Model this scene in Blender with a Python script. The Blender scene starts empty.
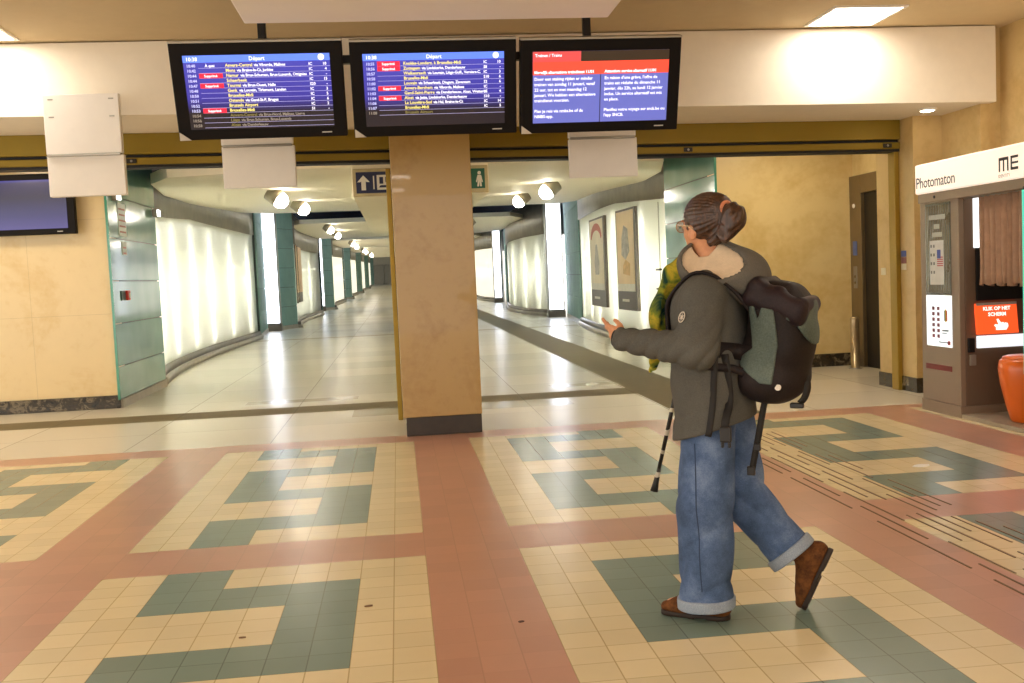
import bpy, bmesh, math, random
import numpy as np
from mathutils import Vector, Matrix
random.seed(7)
PI = math.pi
C = bpy.context.scene.collection
SC = bpy.context.scene

# ------------------------------------------------------------------ materials
MATS = {}
def srgb(h):
    h = h.lstrip('#')
    out = []
    for i in (0, 2, 4):
        c = int(h[i:i+2], 16) / 255
        out.append(c / 12.92 if c <= .04045 else ((c + .055) / 1.055) ** 2.4)
    return (*out, 1)

class NT:
    """tiny wrapper for building node trees"""
    def __init__(self, name):
        self.m = bpy.data.materials.new(name); self.m.use_nodes = True
        self.t = self.m.node_tree; self.t.nodes.clear()
        self.out = self.n('ShaderNodeOutputMaterial')
    def n(self, kind, **kw):
        nd = self.t.nodes.new(kind)
        for k, v in kw.items(): setattr(nd, k, v)
        return nd
    def l(self, a, b): self.t.links.new(a, b)
    def math(self, op, a, b=None, c=None):
        nd = self.n('ShaderNodeMath', operation=op)
        for i, v in enumerate((a, b, c)):
            if v is None: continue
            if isinstance(v, (int, float)): nd.inputs[i].default_value = v
            else: self.l(v, nd.inputs[i])
        return nd.outputs[0]
    def mix(self, f, a, b, blend='MIX'):
        nd = self.n('ShaderNodeMix', data_type='RGBA', blend_type=blend)
        for i, v in ((0, f), (6, a), (7, b)):
            if isinstance(v, (int, float, tuple)): nd.inputs[i].default_value = v
            else: self.l(v, nd.inputs[i])
        return nd.outputs[2]
    def coord(self, which='Object', scale=None, loc=None):
        tc = self.n('ShaderNodeTexCoord'); o = tc.outputs[which]
        if scale is not None or loc is not None:
            mp = self.n('ShaderNodeMapping')
            if scale is not None: mp.inputs['Scale'].default_value = scale if isinstance(scale, tuple) else (scale,)*3
            if loc is not None: mp.inputs['Location'].default_value = loc
            self.l(o, mp.inputs[0]); o = mp.outputs[0]
        return o
    def noise(self, vec, scale=5, detail=3, rough=.5, dist=0):
        nd = self.n('ShaderNodeTexNoise')
        nd.inputs['Scale'].default_value = scale; nd.inputs['Detail'].default_value = detail
        nd.inputs['Roughness'].default_value = rough; nd.inputs['Distortion'].default_value = dist
        self.l(vec, nd.inputs['Vector']); return nd.outputs['Fac']
    def ramp(self, f, stops):
        nd = self.n('ShaderNodeValToRGB'); e = nd.color_ramp.elements
        while len(e) < len(stops): e.new(.5)
        for s, (p, c) in zip(e, stops): s.position = p; s.color = c
        self.l(f, nd.inputs[0]); return nd.outputs[0]
    def bump(self, h, strength=.2, dist=.01):
        nd = self.n('ShaderNodeBump'); nd.inputs['Strength'].default_value = strength
        nd.inputs['Distance'].default_value = dist; self.l(h, nd.inputs['Height']); return nd.outputs[0]
    def pbsdf(self, col, rough=.5, metal=0., coat=0., spec=.5, normal=None, emit=None, estr=0., coat_rough=.05):
        b = self.n('ShaderNodeBsdfPrincipled')
        for k, v in (('Base Color', col), ('Roughness', rough), ('Metallic', metal), ('Coat Weight', coat),
                     ('Specular IOR Level', spec), ('Coat Roughness', coat_rough)):
            if isinstance(v, (int, float, tuple)): b.inputs[k].default_value = v
            else: self.l(v, b.inputs[k])
        if normal is not None: self.l(normal, b.inputs['Normal'])
        if emit is not None:
            if isinstance(emit, tuple): b.inputs['Emission Color'].default_value = emit
            else: self.l(emit, b.inputs['Emission Color'])
            b.inputs['Emission Strength'].default_value = estr
        self.l(b.outputs[0], self.out.inputs[0]); return b

def mat(name, col, rough=.5, metal=0., vary=.08, scale=8, bump=0., coat=0., spec=.5, bscale=None, coat_rough=.05):
    if name in MATS: return MATS[name]
    t = NT(name); v = t.coord()
    c = srgb(col)
    n = t.noise(v, scale, 4, .6)
    lo = tuple(x*(1-vary) for x in c[:3])+(1,); hi = tuple(min(1, x*(1+vary)) for x in c[:3])+(1,)
    cc = t.ramp(n, [(.3, lo), (.7, hi)])
    nm = t.bump(t.noise(v, bscale or scale*6, 3), bump, .004) if bump else None
    t.pbsdf(cc, rough, metal, coat, spec, nm, coat_rough=coat_rough)
    MATS[name] = t.m; return t.m

def emis(name, col, strength, rough=.4):
    if name in MATS: return MATS[name]
    t = NT(name); c = srgb(col)
    t.pbsdf(tuple(x*.8 for x in c[:3])+(1,), rough, emit=c, estr=strength)
    MATS[name] = t.m; return t.m

TT = 0.155     # one floor tile
def tile_mat(name, col, grout, rough=.22, size=TT, gw=.016, vary=.06, mottle=.06, xdark=.8, spec=.5):
    t = NT(name); tc = t.coord(); sp = t.n('ShaderNodeSeparateXYZ'); t.l(tc, sp.inputs[0])
    u = t.math('DIVIDE', sp.outputs[0], size); v = t.math('DIVIDE', sp.outputs[1], size)
    def edge(a):
        f = t.math('FRACT', a); return t.math('MINIMUM', f, t.math('SUBTRACT', 1., f))
    eu = t.math('LESS_THAN', edge(u), gw); ev = t.math('LESS_THAN', edge(v), gw)
    ev = t.math('MULTIPLY', ev, xdark)
    g = t.math('MAXIMUM', eu, ev)
    cb = t.n('ShaderNodeCombineXYZ'); t.l(t.math('FLOOR', u), cb.inputs[0]); t.l(t.math('FLOOR', v), cb.inputs[1])
    wn = t.n('ShaderNodeTexWhiteNoise', noise_dimensions='2D'); t.l(cb.outputs[0], wn.inputs[0])
    c = srgb(col)
    lo = tuple(x*(1-vary) for x in c[:3])+(1,); hi = tuple(min(1, x*(1+vary)) for x in c[:3])+(1,)
    base = t.ramp(wn.outputs['Value'], [(0, lo), (1, hi)])
    n = t.noise(tc, 9, 5, .65)
    base = t.mix(t.math('MULTIPLY', n, mottle*4), base, tuple(x*.72 for x in c[:3])+(1,))
    cc = t.mix(t.math('MULTIPLY', g, .75), base, srgb(grout))
    r = rough
    t.pbsdf(cc, r, spec=spec)
    MATS[name] = t.m; return t.m

def marble(name, col, vein, rough=.25, coat=.3, scale=1.2, amount=.5, seam=None, coat_rough=.04):
    t = NT(name); v = t.coord()
    n1 = t.noise(v, scale, 6, .65, .9); n2 = t.noise(v, scale*9, 4, .6)
    f = t.math('MULTIPLY', t.math('ADD', t.math('MULTIPLY', n1, .75), t.math('MULTIPLY', n2, .35)), 1.)
    c = t.ramp(f, [(.36, srgb(vein)), (.36+amount*.36, srgb(col)), (.95, tuple(min(1, x*1.06) for x in srgb(col)[:3])+(1,))])
    if seam:
        sp = t.n('ShaderNodeSeparateXYZ'); t.l(v, sp.inputs[0])
        masks = []
        for ax, size, off in seam:
            f = t.math('FRACT', t.math('DIVIDE', t.math('ADD', sp.outputs[ax], off), size))
            masks.append(t.math('LESS_THAN', f, .004/size))
        g = masks[0]
        for m_ in masks[1:]: g = t.math('MAXIMUM', g, m_)
        c = t.mix(t.math('MULTIPLY', g, .45), c, tuple(x*.5 for x in srgb(vein)[:3])+(1,))
    t.pbsdf(c, rough, coat=coat, spec=.5, coat_rough=coat_rough)
    MATS[name] = t.m; return t.m

# ------------------------------------------------------------------ mesh building
class MB:
    def __init__(s): s.v = []; s.f = []; s.mi = []
    def add(s, vs, fs, mi=0):
        b = len(s.v); s.v += [tuple(p) for p in vs]; s.f += [tuple(i+b for i in f) for f in fs]; s.mi += [mi]*len(fs); return s
    def box(s, x0, y0, z0, x1, y1, z1, mi=0):
        vs = [(x0,y0,z0),(x1,y0,z0),(x1,y1,z0),(x0,y1,z0),(x0,y0,z1),(x1,y0,z1),(x1,y1,z1),(x0,y1,z1)]
        return s.add(vs, [(0,3,2,1),(4,5,6,7),(0,1,5,4),(1,2,6,5),(2,3,7,6),(3,0,4,7)], mi)
    def rbox(s, x0, y0, z0, x1, y1, z1, r=.01, seg=2):
        bm = bmesh.new(); bmesh.ops.create_cube(bm, size=1)
        for v in bm.verts: v.co = Vector(((x0+x1)/2+v.co.x*(x1-x0), (y0+y1)/2+v.co.y*(y1-y0), (z0+z1)/2+v.co.z*(z1-z0)))
        bmesh.ops.bevel(bm, geom=bm.edges[:], offset=r, segments=seg, affect='EDGES', profile=.5)
        return s.bm(bm)
    def bm(s, bm):
        bm.verts.index_update()
        s.add([v.co.copy() for v in bm.verts], [[v.index for v in f.verts] for f in bm.faces]); bm.free(); return s
    def prism(s, poly, z0, z1):
        n = len(poly); vs = [(x,y,z0) for x,y in poly]+[(x,y,z1) for x,y in poly]
        fs = [tuple(range(n-1,-1,-1)), tuple(range(n,2*n))]+[(i,(i+1)%n,n+(i+1)%n,n+i) for i in range(n)]
        return s.add(vs, fs)
    def tube(s, pts, r, seg=12, cap=True):
        pts = [Vector(p) for p in pts]; rs = r if isinstance(r, (list, tuple)) else [r]*len(pts)
        vs = []; fs = []; prev = None
        for i, p in enumerate(pts):
            d = (pts[min(i+1, len(pts)-1)]-pts[max(i-1, 0)]).normalized()
            if prev is None:
                a = Vector((0,0,1)) if abs(d.z) < .9 else Vector((1,0,0)); a = (a-d*a.dot(d)).normalized()
            else: a = (prev-d*prev.dot(d)).normalized()
            prev = a; b = d.cross(a)
            for k in range(seg):
                t = 2*PI*k/seg; vs.append(p+(a*math.cos(t)+b*math.sin(t))*rs[i])
        for i in range(len(pts)-1):
            for k in range(seg):
                k2 = (k+1)%seg; fs.append((i*seg+k, i*seg+k2, (i+1)*seg+k2, (i+1)*seg+k))
        if cap: fs += [tuple(range(seg-1,-1,-1)), tuple(range((len(pts)-1)*seg, len(pts)*seg))]
        return s.add(vs, fs)
    def ribbon(s, pts, w, th, side):
        """flat strap along pts; side = direction(s) of its width"""
        pts = [Vector(p) for p in pts]; vs = []; fs = []
        for i, p in enumerate(pts):
            d = (pts[min(i+1, len(pts)-1)]-pts[max(i-1, 0)]).normalized()
            sd = Vector(side[i] if isinstance(side, list) else side); sd = (sd-d*sd.dot(d)).normalized(); nn = d.cross(sd)
            for a, b in ((-1,-1),(1,-1),(1,1),(-1,1)): vs.append(p+sd*(a*w/2)+nn*(b*th/2))
        for i in range(len(pts)-1):
            for k in range(4): fs.append((i*4+k, i*4+(k+1)%4, (i+1)*4+(k+1)%4, (i+1)*4+k))
        n = len(pts)-1
        fs += [(3,2,1,0), (n*4, n*4+1, n*4+2, n*4+3)]
        return s.add(vs, fs)
    def lathe(s, prof, c, axis, seg=20):
        ax = Vector(axis).normalized(); a = Vector((0,0,1)) if abs(ax.z) < .9 else Vector((1,0,0))
        a = (a-ax*a.dot(ax)).normalized(); b = ax.cross(a); c = Vector(c); vs = []; fs = []
        for h, r in prof:
            for k in range(seg):
                t = 2*PI*k/seg; vs.append(c+ax*h+(a*math.cos(t)+b*math.sin(t))*r)
        for i in range(len(prof)-1):
            for k in range(seg): fs.append((i*seg+k, i*seg+(k+1)%seg, (i+1)*seg+(k+1)%seg, (i+1)*seg+k))
        fs += [tuple(range(seg-1,-1,-1)), tuple(range((len(prof)-1)*seg, len(prof)*seg))]
        return s.add(vs, fs)

ORG = {}
def empty(name, loc, rot=(0,0,0), kind=None):
    o = bpy.data.objects.new(name, None); C.objects.link(o); o.location = loc; o.rotation_euler = rot; o.empty_display_size = .1
    ORG[o.name] = None if rot != (0,0,0) else Vector(loc)
    if kind: o['kind'] = kind
    return o
def thing(name, label, cat, loc, rot=(0,0,0), group=None):
    o = empty(name, loc, rot); tag(o, label, cat, group); return o
def tag(o, label, cat, group=None):
    o['label'] = label; o['category'] = cat
    if group: o['group'] = group
    return o
def root_of(o):
    while o.parent: o = o.parent
    return o
def obj(name, mb, mats, parent=None, smooth=False, label=None, kind=None, keep_origin=False):
    """links ONE mesh object; vertices are given in world space (or in the root's own frame when the root is turned)"""
    vs = mb.v
    off = Vector((0,0,0))
    if parent is not None:
        rt = root_of(parent); o_ = ORG.get(rt.name)
        if o_ is not None: off = o_
    elif not keep_origin:
        a = np.array(vs, dtype=float); off = Vector(((a[:,0].min()+a[:,0].max())/2, (a[:,1].min()+a[:,1].max())/2, a[:,2].min()))
    me = bpy.data.meshes.new(name)
    me.from_pydata([tuple(Vector(v)-off) for v in vs], [], mb.f)
    ms = mats if isinstance(mats, (list, tuple)) else [mats]
    for m in ms: me.materials.append(m)
    if len(ms) > 1: me.polygons.foreach_set('material_index', mb.mi)
    bm = bmesh.new(); bm.from_mesh(me); bmesh.ops.recalc_face_normals(bm, faces=bm.faces); bm.to_mesh(me); bm.free()
    if smooth: me.polygons.foreach_set('use_smooth', [True]*len(me.polygons))
    me.update()
    o = bpy.data.objects.new(name, me); C.objects.link(o)
    if parent is not None: o.parent = parent
    else:
        o.location = off; ORG[o.name] = off
    if label: o['label'] = label
    if kind: o['kind'] = kind
    return o
def struct(name, mb, m, parent=None, **kw):
    return obj(name, mb, m, parent, kind=None if parent else 'structure', **kw)

def text_mb(lines, size, mtx, font_scale=1.0, align='LEFT', spacing=1.0, bold=0.0):
    """lines: list of (string, x, y[, align]) in a plane; mtx maps that plane to the target frame"""
    mb = MB(); dg = None
    for ln in lines:
        s_, x, y = ln[:3]; al = ln[3] if len(ln) > 3 else align
        cu = bpy.data.curves.new('t', 'FONT'); cu.body = s_; cu.size = size; cu.align_x = al; cu.space_character = spacing
        cu.resolution_u = 2; cu.offset = bold
        ob = bpy.data.objects.new('t', cu); C.objects.link(ob)
        dg = bpy.context.evaluated_depsgraph_get(); ev = ob.evaluated_get(dg); me = ev.to_mesh()
        mb.add([mtx @ Vector((v.co.x+x, v.co.y+y, 0)) for v in me.vertices], [tuple(p.vertices) for p in me.polygons])
        ev.to_mesh_clear(); bpy.data.objects.remove(ob); bpy.data.curves.remove(cu)
    return mb
def plane_mtx(origin, right, up):
    r = Vector(right).normalized(); u = Vector(up).normalized(); n = r.cross(u); o = Vector(origin)
    return Matrix(((r.x,u.x,n.x,o.x),(r.y,u.y,n.y,o.y),(r.z,u.z,n.z,o.z),(0,0,0,1)))

# ------------------------------------------------------------------ camera
def camera():
    cd = bpy.data.cameras.new('camera'); co = bpy.data.objects.new('camera', cd); C.objects.link(co)
    yaw, pitch, roll = 0.110157577, -0.0658549369, -0.0450032870
    fwd = Vector((math.sin(yaw)*math.cos(pitch), math.cos(yaw)*math.cos(pitch), math.sin(pitch)))
    right = Vector((math.cos(yaw), -math.sin(yaw), 0)); up = right.cross(fwd)
    r2 = right*math.cos(roll)+up*math.sin(roll); u2 = -right*math.sin(roll)+up*math.cos(roll)
    M = Matrix(((r2.x,u2.x,-fwd.x,-.06949),(r2.y,u2.y,-fwd.y,-4.9525),(r2.z,u2.z,-fwd.z,1.36914),(0,0,0,1)))
    co.matrix_world = M; cd.sensor_width = 36; cd.lens = 1009.087/1024*36; cd.clip_end = 400; cd.clip_start = .05
    SC.camera = co
camera()
SC.view_settings.view_transform = 'Standard'; SC.view_settings.look = 'None'
SC.view_settings.gamma = 1; SC.view_settings.use_curve_mapping = False
SC.view_settings.exposure = 0.0
# ------------------------------------------------------------------ palette
M_cream = tile_mat('tile_cream', '#e9d8ae', '#b39a6c', .24)
M_green = tile_mat('tile_green', '#7d9187', '#5b665a', .24)
M_red   = tile_mat('tile_red', '#c6957e', '#b1866e', .28, vary=.06, xdark=.35)
M_grey  = tile_mat('stone_floor', '#e0d9c8', '#93897a', .27, size=1.24, gw=.004, vary=.08, mottle=.03)
M_band  = tile_mat('stone_band', '#7d7258', '#5f5742', .6, size=1.24, gw=.004, vary=.05, spec=.15)
M_pale  = tile_mat('stone_pale', '#c4bba6', '#93897a', .2, size=1.24, gw=.004, vary=.04)
M_wall  = marble('beige_marble', '#ecd4a2', '#e2c488', .3, .25, 1.1, .5, seam=((0, 1.35, .3), (2, 1.12, 0)), coat_rough=.08)
M_side  = marble('side_marble', '#e6cf96', '#d6b977', .35, .2, .9, .6)
M_pill  = marble('pillar_marble', '#bb9859', '#ad8748', .3, .35, 1.6, .5, coat_rough=.03)
M_hallw = marble('hall_marble', '#d2b57c', '#c0a066', .35, .2, 1.3, .55)
_t = NT('dark_marble'); _v = _t.coord(); _n = _t.noise(_v, 7, 6, .7, 1.2)
_t.pbsdf(_t.ramp(_n, [(.35, srgb('#1f1a14')), (.52, srgb('#3a3124')), (.6, srgb('#7d7058')), (.66, srgb('#332b20'))]), .25, coat=.3); M_base = _t.m
M_paint = mat('white_paint', '#efe4d0', .75, vary=.02)
M_ceil  = mat('ceiling_paint', '#cfba92', .85, vary=.02)
M_gold  = mat('gold_metal', '#8a7216', .42, .35, vary=.05, scale=2)
M_golds = mat('gold_guide', '#a3842a', .38, .4, vary=.05, scale=2)
M_slot  = mat('black_slot', '#0c0a08', .6)
M_glass = NT('green_glass'); 
def _gg(t):
    v = t.coord(); n = t.noise(v, .8, 3)
    c = t.ramp(n, [(.3, srgb('#66998a')), (.7, srgb('#86b3a4'))])
    t.pbsdf(c, .14, 0., .25, .5, coat_rough=.05)
_gg(M_glass); M_glass = M_glass.m
M_glassfar = mat('green_glass_far', '#86aa9e', .6, vary=.1, scale=2, spec=.1)
M_gedge = mat('glass_edge', '#479c86', .15, coat=.8)
M_joint = mat('joint', '#16302b', .5)
M_frieze = mat('frieze_metal', '#948e7e', .4, .3, vary=.18, scale=3, bump=.05)
M_stone = mat('plinth_stone', '#a79e8c', .4, vary=.12, scale=6, coat=.2)
M_stone2 = mat('plinth_cap', '#6f675a', .4, vary=.15, scale=6, coat=.2)
M_canopy = mat('canopy_paint', '#f3ead0', .6, vary=.02)
M_void = mat('void_ceiling', '#1d2a40', .3, .2, vary=.3, scale=2)
M_lightcol = emis('light_column_glow', '#eef3ff', 3.6)
M_lamp = emis('lamp_glow', '#fff6e6', 22.0)
M_panel = emis('panel_glow', '#fff6ea', 13.5)
M_lampbody = mat('lamp_body', '#a39a88', .4, .5)
M_alu = mat('aluminium', '#a8a49a', .35, .8, vary=.05)
M_white = mat('white_board', '#f1ebe2', .5, vary=.02)
M_black = mat('black_plastic', '#17100d', .35, vary=.05)
M_steel = mat('brushed_steel', '#8a7a5c', .32, .7, vary=.1, scale=3)
# frosted glass: light from the tubes behind it comes through
t = NT('frosted_glass')
tr = t.n('ShaderNodeBsdfTranslucent'); tr.inputs[0].default_value = (.95, .96, .91, 1)
df = t.n('ShaderNodeBsdfDiffuse'); df.inputs[0].default_value = (.82, .85, .78, 1)
gl = t.n('ShaderNodeBsdfGlossy'); gl.inputs['Roughness'].default_value = .08
m1 = t.n('ShaderNodeMixShader'); m1.inputs[0].default_value = .35
m2 = t.n('ShaderNodeMixShader'); m2.inputs[0].default_value = .06
t.l(tr.outputs[0], m1.inputs[1]); t.l(df.outputs[0], m1.inputs[2]); t.l(m1.outputs[0], m2.inputs[1]); t.l(gl.outputs[0], m2.inputs[2])
t.l(m2.outputs[0], t.out.inputs[0]); M_frost = t.m
M_backlit = emis('backlit_panel', '#f6f1dc', .62, .3)
M_tube = emis('fluorescent_tube', '#fffdf4', 120.0)
M_boxwhite = mat('light_box_white', '#f2f0e6', .8, vary=.01)

# ------------------------------------------------------------------ hall floor
def tile_kind(u, v):
    """u, v: tile indices; returns 0 cream 1 green 2 red"""
    cols = {-49: 0, -36: 1, -23: 1, -10: 0, 3: 1, 16: 0}
    cols = {-49: 1, -36: 0, -23: 1, -10: 0, 3: 1, 16: 0}
    if u >= 29: return 0
    for u0, mir in cols.items():
        if u0 <= u < u0+10:
            a = u-u0
            if mir: a = 9-a
            for v0, top in ((3, True), (-20, False), (-43, False)):
                if v0 <= v < v0+20:
                    b = v-v0
                    if top: strips = ((2,4),(7,9),(12,14),(17,19)); R_ = ((2,9),(12,19)); L_ = ((0,4),(7,14),(17,20))
                    else: strips = ((1,3),(6,8),(11,13),(16,18)); R_ = ((1,8),(11,18)); L_ = ((0,3),(6,13),(16,20))
                    if 2 <= a < 8 and any(p <= b < q for p, q in strips): return 1
                    if 6 <= a < 8 and any(p <= b < q for p, q in R_): return 1
                    if 2 <= a < 4 and any(p <= b < q for p, q in L_): return 1
                    return 0
            return 2
    return 2
fb = MB(); U0, U1, V0, V1 = -52, 38, -30, 25
idx = {}
def gv(i, j):
    if (i, j) not in idx:
        idx[(i, j)] = len(fb.v); fb.v.append((i*TT, (j if j < 25.2 else 25.4)*TT, 0.))
    return idx[(i, j)]
for i in range(U0, U1):
    for j in range(V0, V1+1):
        if j == V1: a_, b_ = gv(i, j), gv(i, j+1)
        fb.f.append((gv(i, j), gv(i+1, j), gv(i+1, j+1), gv(i, j+1))); fb.mi.append(tile_kind(i, j) if j < 24 else 2)
fb.add([(U0*TT, -13, 0), (U1*TT, -13, 0), (U1*TT, V0*TT, 0), (U0*TT, V0*TT, 0)], [(0,1,2,3)], 0)
struct('floor', fb, [M_cream, M_green, M_red], keep_origin=True)

# stone floor of the passage: bands of other stone let into it, rising gently far away
def fz(y): return max(0., .0105*(y-37))
sb = MB(); ys = [25.4*TT, 5.35, 5.92, 6.52, 6.95, 7.25, 9, 13, 17, 20.6, 20.9, 24, 30, 37, 50, 70, 90, 127]; xs = [-8.06, -1.9, -.6, 1.7, 2.5, 3.22, 7.5]
for i in range(len(ys)-1):
    for j in range(len(xs)-1):
        y0, y1, x0, x1 = ys[i], ys[i+1], xs[j], xs[j+1]
        m_ = 0
        if j == 4: m_ = 1
        if i == 2 and x1 <= 2.6 : m_ = 1
        if i in (1, 4) and j in (1, 2, 3): m_ = 2 if (j+i) % 2 else 0
        if i == 9: m_ = 1
        sb.add([(x0,y0,fz(y0)),(x1,y0,fz(y0)),(x1,y1,fz(y1)),(x0,y1,fz(y1))], [(0,1,2,3)], m_)
struct('floor', sb, [M_grey, M_band, M_pale], keep_origin=True)

# raised guide lines set into the tiles for blind passengers
tb = MB(); rg = random.Random(3)
for k in range(9):
    x = (15.2+k*.43)*TT; v = -13+rg.uniform(0, 3)
    while v < 23:
        L_ = rg.choice((3.4, 4.6, 5.6)); e = min(v+L_, 23)
        tb.box(x-.0045, v*TT, -.002, x+.0045, e*TT, .003); v = e+rg.uniform(.8, 3.2)
tac = struct('tactile_strip', tb, mat('guide_rubber', '#7a644a', .7)); tac['kind'] = 'structure'

# ------------------------------------------------------------------ hall shell
ce = MB(); ce.box(-9, -13, 3.45, 5.9, 4.2, 3.6); struct('ceiling', ce, M_ceil, keep_origin=True)
def level(mb):   # the soffit and shutters rise a little towards the left
    mb.v = [(x, y, z+.011*(5-x)*max(0, min(1, (3.3-z)/.4))) if z > 2 else (x, y, z) for x, y, z in mb.v]; return mb
hd = MB(); hd.box(-9, 3.86, 2.76, 5.47, 5.2, 3.44); level(hd); struct('wall_back', hd, M_paint, keep_origin=True)
rw = MB(); rw.box(5.6, -13, 0, 5.9, 4.0, 3.45); rw.box(5.47, 4.0, 0, 5.9, 5.4, 3.45); rw.box(5.38, 3.97, 0, 5.47, 5.4, 2.76)
rw.box(5.075, 4.64, .0, 5.38, 5.42, 2.76)
struct('wall_right', rw, M_hallw, keep_origin=True)
b_ = MB(); b_.rbox(5.06, 4.62, 0, 5.37, 5.43, .15, .006); struct('baseboard_right', b_, M_base, keep_origin=True)
lw = MB(); lw.box(-9, 7.44, 0, -3.43, 7.8, 3.05); struct('wall_left', lw, M_wall, keep_origin=True)
b_ = MB(); b_.rbox(-9, 7.41, 0, -3.41, 7.5, .155, .006); struct('baseboard_left', b_, M_base, keep_origin=True)
bw = MB(); bw.box(4.0, 7.58, 0, 6.4, 7.9, 3.05); struct('wall_back', bw, M_side, keep_origin=True)
b_ = MB(); b_.rbox(4.0, 7.55, 0, 5.8, 7.7, .165, .006); struct('baseboard_back', b_, M_base, keep_origin=True)
lf = MB(); lf.box(5.82, 5.2, 0, 6.4, 5.6, 3.0); lf.box(5.82, 5.2, 2.43, 6.4, 7.62, 3.05); struct('wall_right', lf, M_side, keep_origin=True)
vc = MB(); vc.box(-9, 5.0, 3.0, 6.4, 6.95, 3.1); struct('ceiling', vc, M_ceil, keep_origin=True)
dc = MB(); dc.rbox(-.985, -.9, 3.1, 1.46, 1.98, 3.45, .01); struct('trim_1', dc, mat('bright_paint', '#fbf4e6', .7, vary=.01), keep_origin=True)

pl = empty('pillar', (.27, 3.84, 0), kind='structure')
p_ = MB(); p_.rbox(-.078, 3.84, .165, .612, 4.76, 2.765, .006); obj('shaft', p_, M_pill, pl)
p_ = MB(); p_.rbox(-.055, 3.85, 0, .607, 4.74, .165, .004); obj('plinth', p_, mat('pillar_plinth', '#33281e', .35, vary=.2, scale=12), pl)

# ------------------------------------------------------------------ roller shutters above the openings
def shutter(x0, x1, lab, guides, sensors):
    r = thing('roller_shutter', lab, 'shutter', ((x0+x1)/2, 4.98, 2.45))
    m = MB(); m.rbox(x0, 4.88, 2.565, x1, 5.1, 2.762, .006); obj('housing', level(m), M_gold, r)
    m = MB(); m.box(x0, 4.93, 2.535, x1, 5.08, 2.565); obj('slot', level(m), M_slot, r)
    m = MB(); m.rbox(x0, 4.885, 2.47, x1, 5.09, 2.537, .006); obj('bottom_rail', level(m), M_gold, r)
    m = MB(); m.box(x0, 4.9, 2.445, x1, 5.08, 2.47); obj('rubber_seal', level(m), M_slot, r)
    for g0, g1 in guides:
        m = MB(); m.rbox(g0, 4.92, 0.0, g1, 5.06, 2.445, .006); obj('guide_rail', m, M_golds, r)
    for sx in sensors:
        s = MB(); s.rbox(sx-.045, 4.868, 2.482, sx+.045, 4.884, 2.525, .006); so = obj('sensor', level(s), M_black, r)
        s = MB(); s.lathe([(0, .012), (.008, .009)], (sx, 4.868, 2.503), (0,-1,0), 10); obj('lens', level(s), M_alu, so)
shutter(-6.5, -.08, 'olive gold roller shutter housing over the left passage opening', [(-.128, -.082)], [-2.471])
shutter(.615, 5.07, 'olive gold roller shutter housing over the right passage opening', [(5.022, 5.072)], [2.857, 4.93])

# ------------------------------------------------------------------ passage walls
GZ = (.1, .49, 1.0, 1.51, 2.02, 2.53, 3.1)
def glass_pier(x0, y0, x1, y1, side, zs=GZ, dz=0., depth=.45, edge=True, parent_name='wall_pier'):
    """pier clad in green glass sheets; face runs from (x0,y0) to (x1,y1); side -1: passage lies to the right (left wall)"""
    p0, p1 = Vector((x0,y0,0)), Vector((x1,y1,0)); d = (p1-p0).normalized(); n = Vector((d.y,-d.x,0)) if side < 0 else Vector((-d.y,d.x,0))
    r = empty(parent_name, (x0, y0, dz), kind='structure')
    a0, a1 = p0-n*.03, p1-n*.03; b0, b1 = p0-n*depth, p1-n*depth
    m = MB(); m.prism([a0[:2], a1[:2], b1[:2], b0[:2]], .0+dz, zs[-1]+dz); obj('core', m, M_joint, r)
    for z0, z1 in zip(zs[:-1], zs[1:]):
        m = MB(); q = [p0-d*.03, p1, p1-n*.028, p0-d*.03-n*.028]; m.prism([w[:2] for w in q], z0+.006+dz, z1-.006+dz); obj('glass_sheet', m, M_glass if edge else M_glassfar, r)
    if edge:
        q = [p0-d*.045-n*.0, p0-d*.032-n*.0, p0-d*.032-n*.03, p0-d*.045-n*.03]
        m = MB(); m.prism([w[:2] for w in q], zs[0]+dz, zs[-1]+dz); obj('glass_edge', m, M_gedge, r)
    q = [p0+n*.015, p1+n*.015, p1-n*.1, p0-n*.1]
    m = MB(); m.prism([w[:2] for w in q], 0+dz, zs[0]+dz); obj('plinth', m, M_stone, r)
    return r
pierL = glass_pier(-3.40, 7.45, -3.44, 9.95, -1)
pierR = glass_pier(3.99, 7.62, 3.99, 10.0, 1, depth=.38)
# dark steel fin behind the top of each first pier
for sx, sy, sg in ((-3.62, 9.9, -1), (4.12, 9.6, 1)):
    pass

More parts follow.
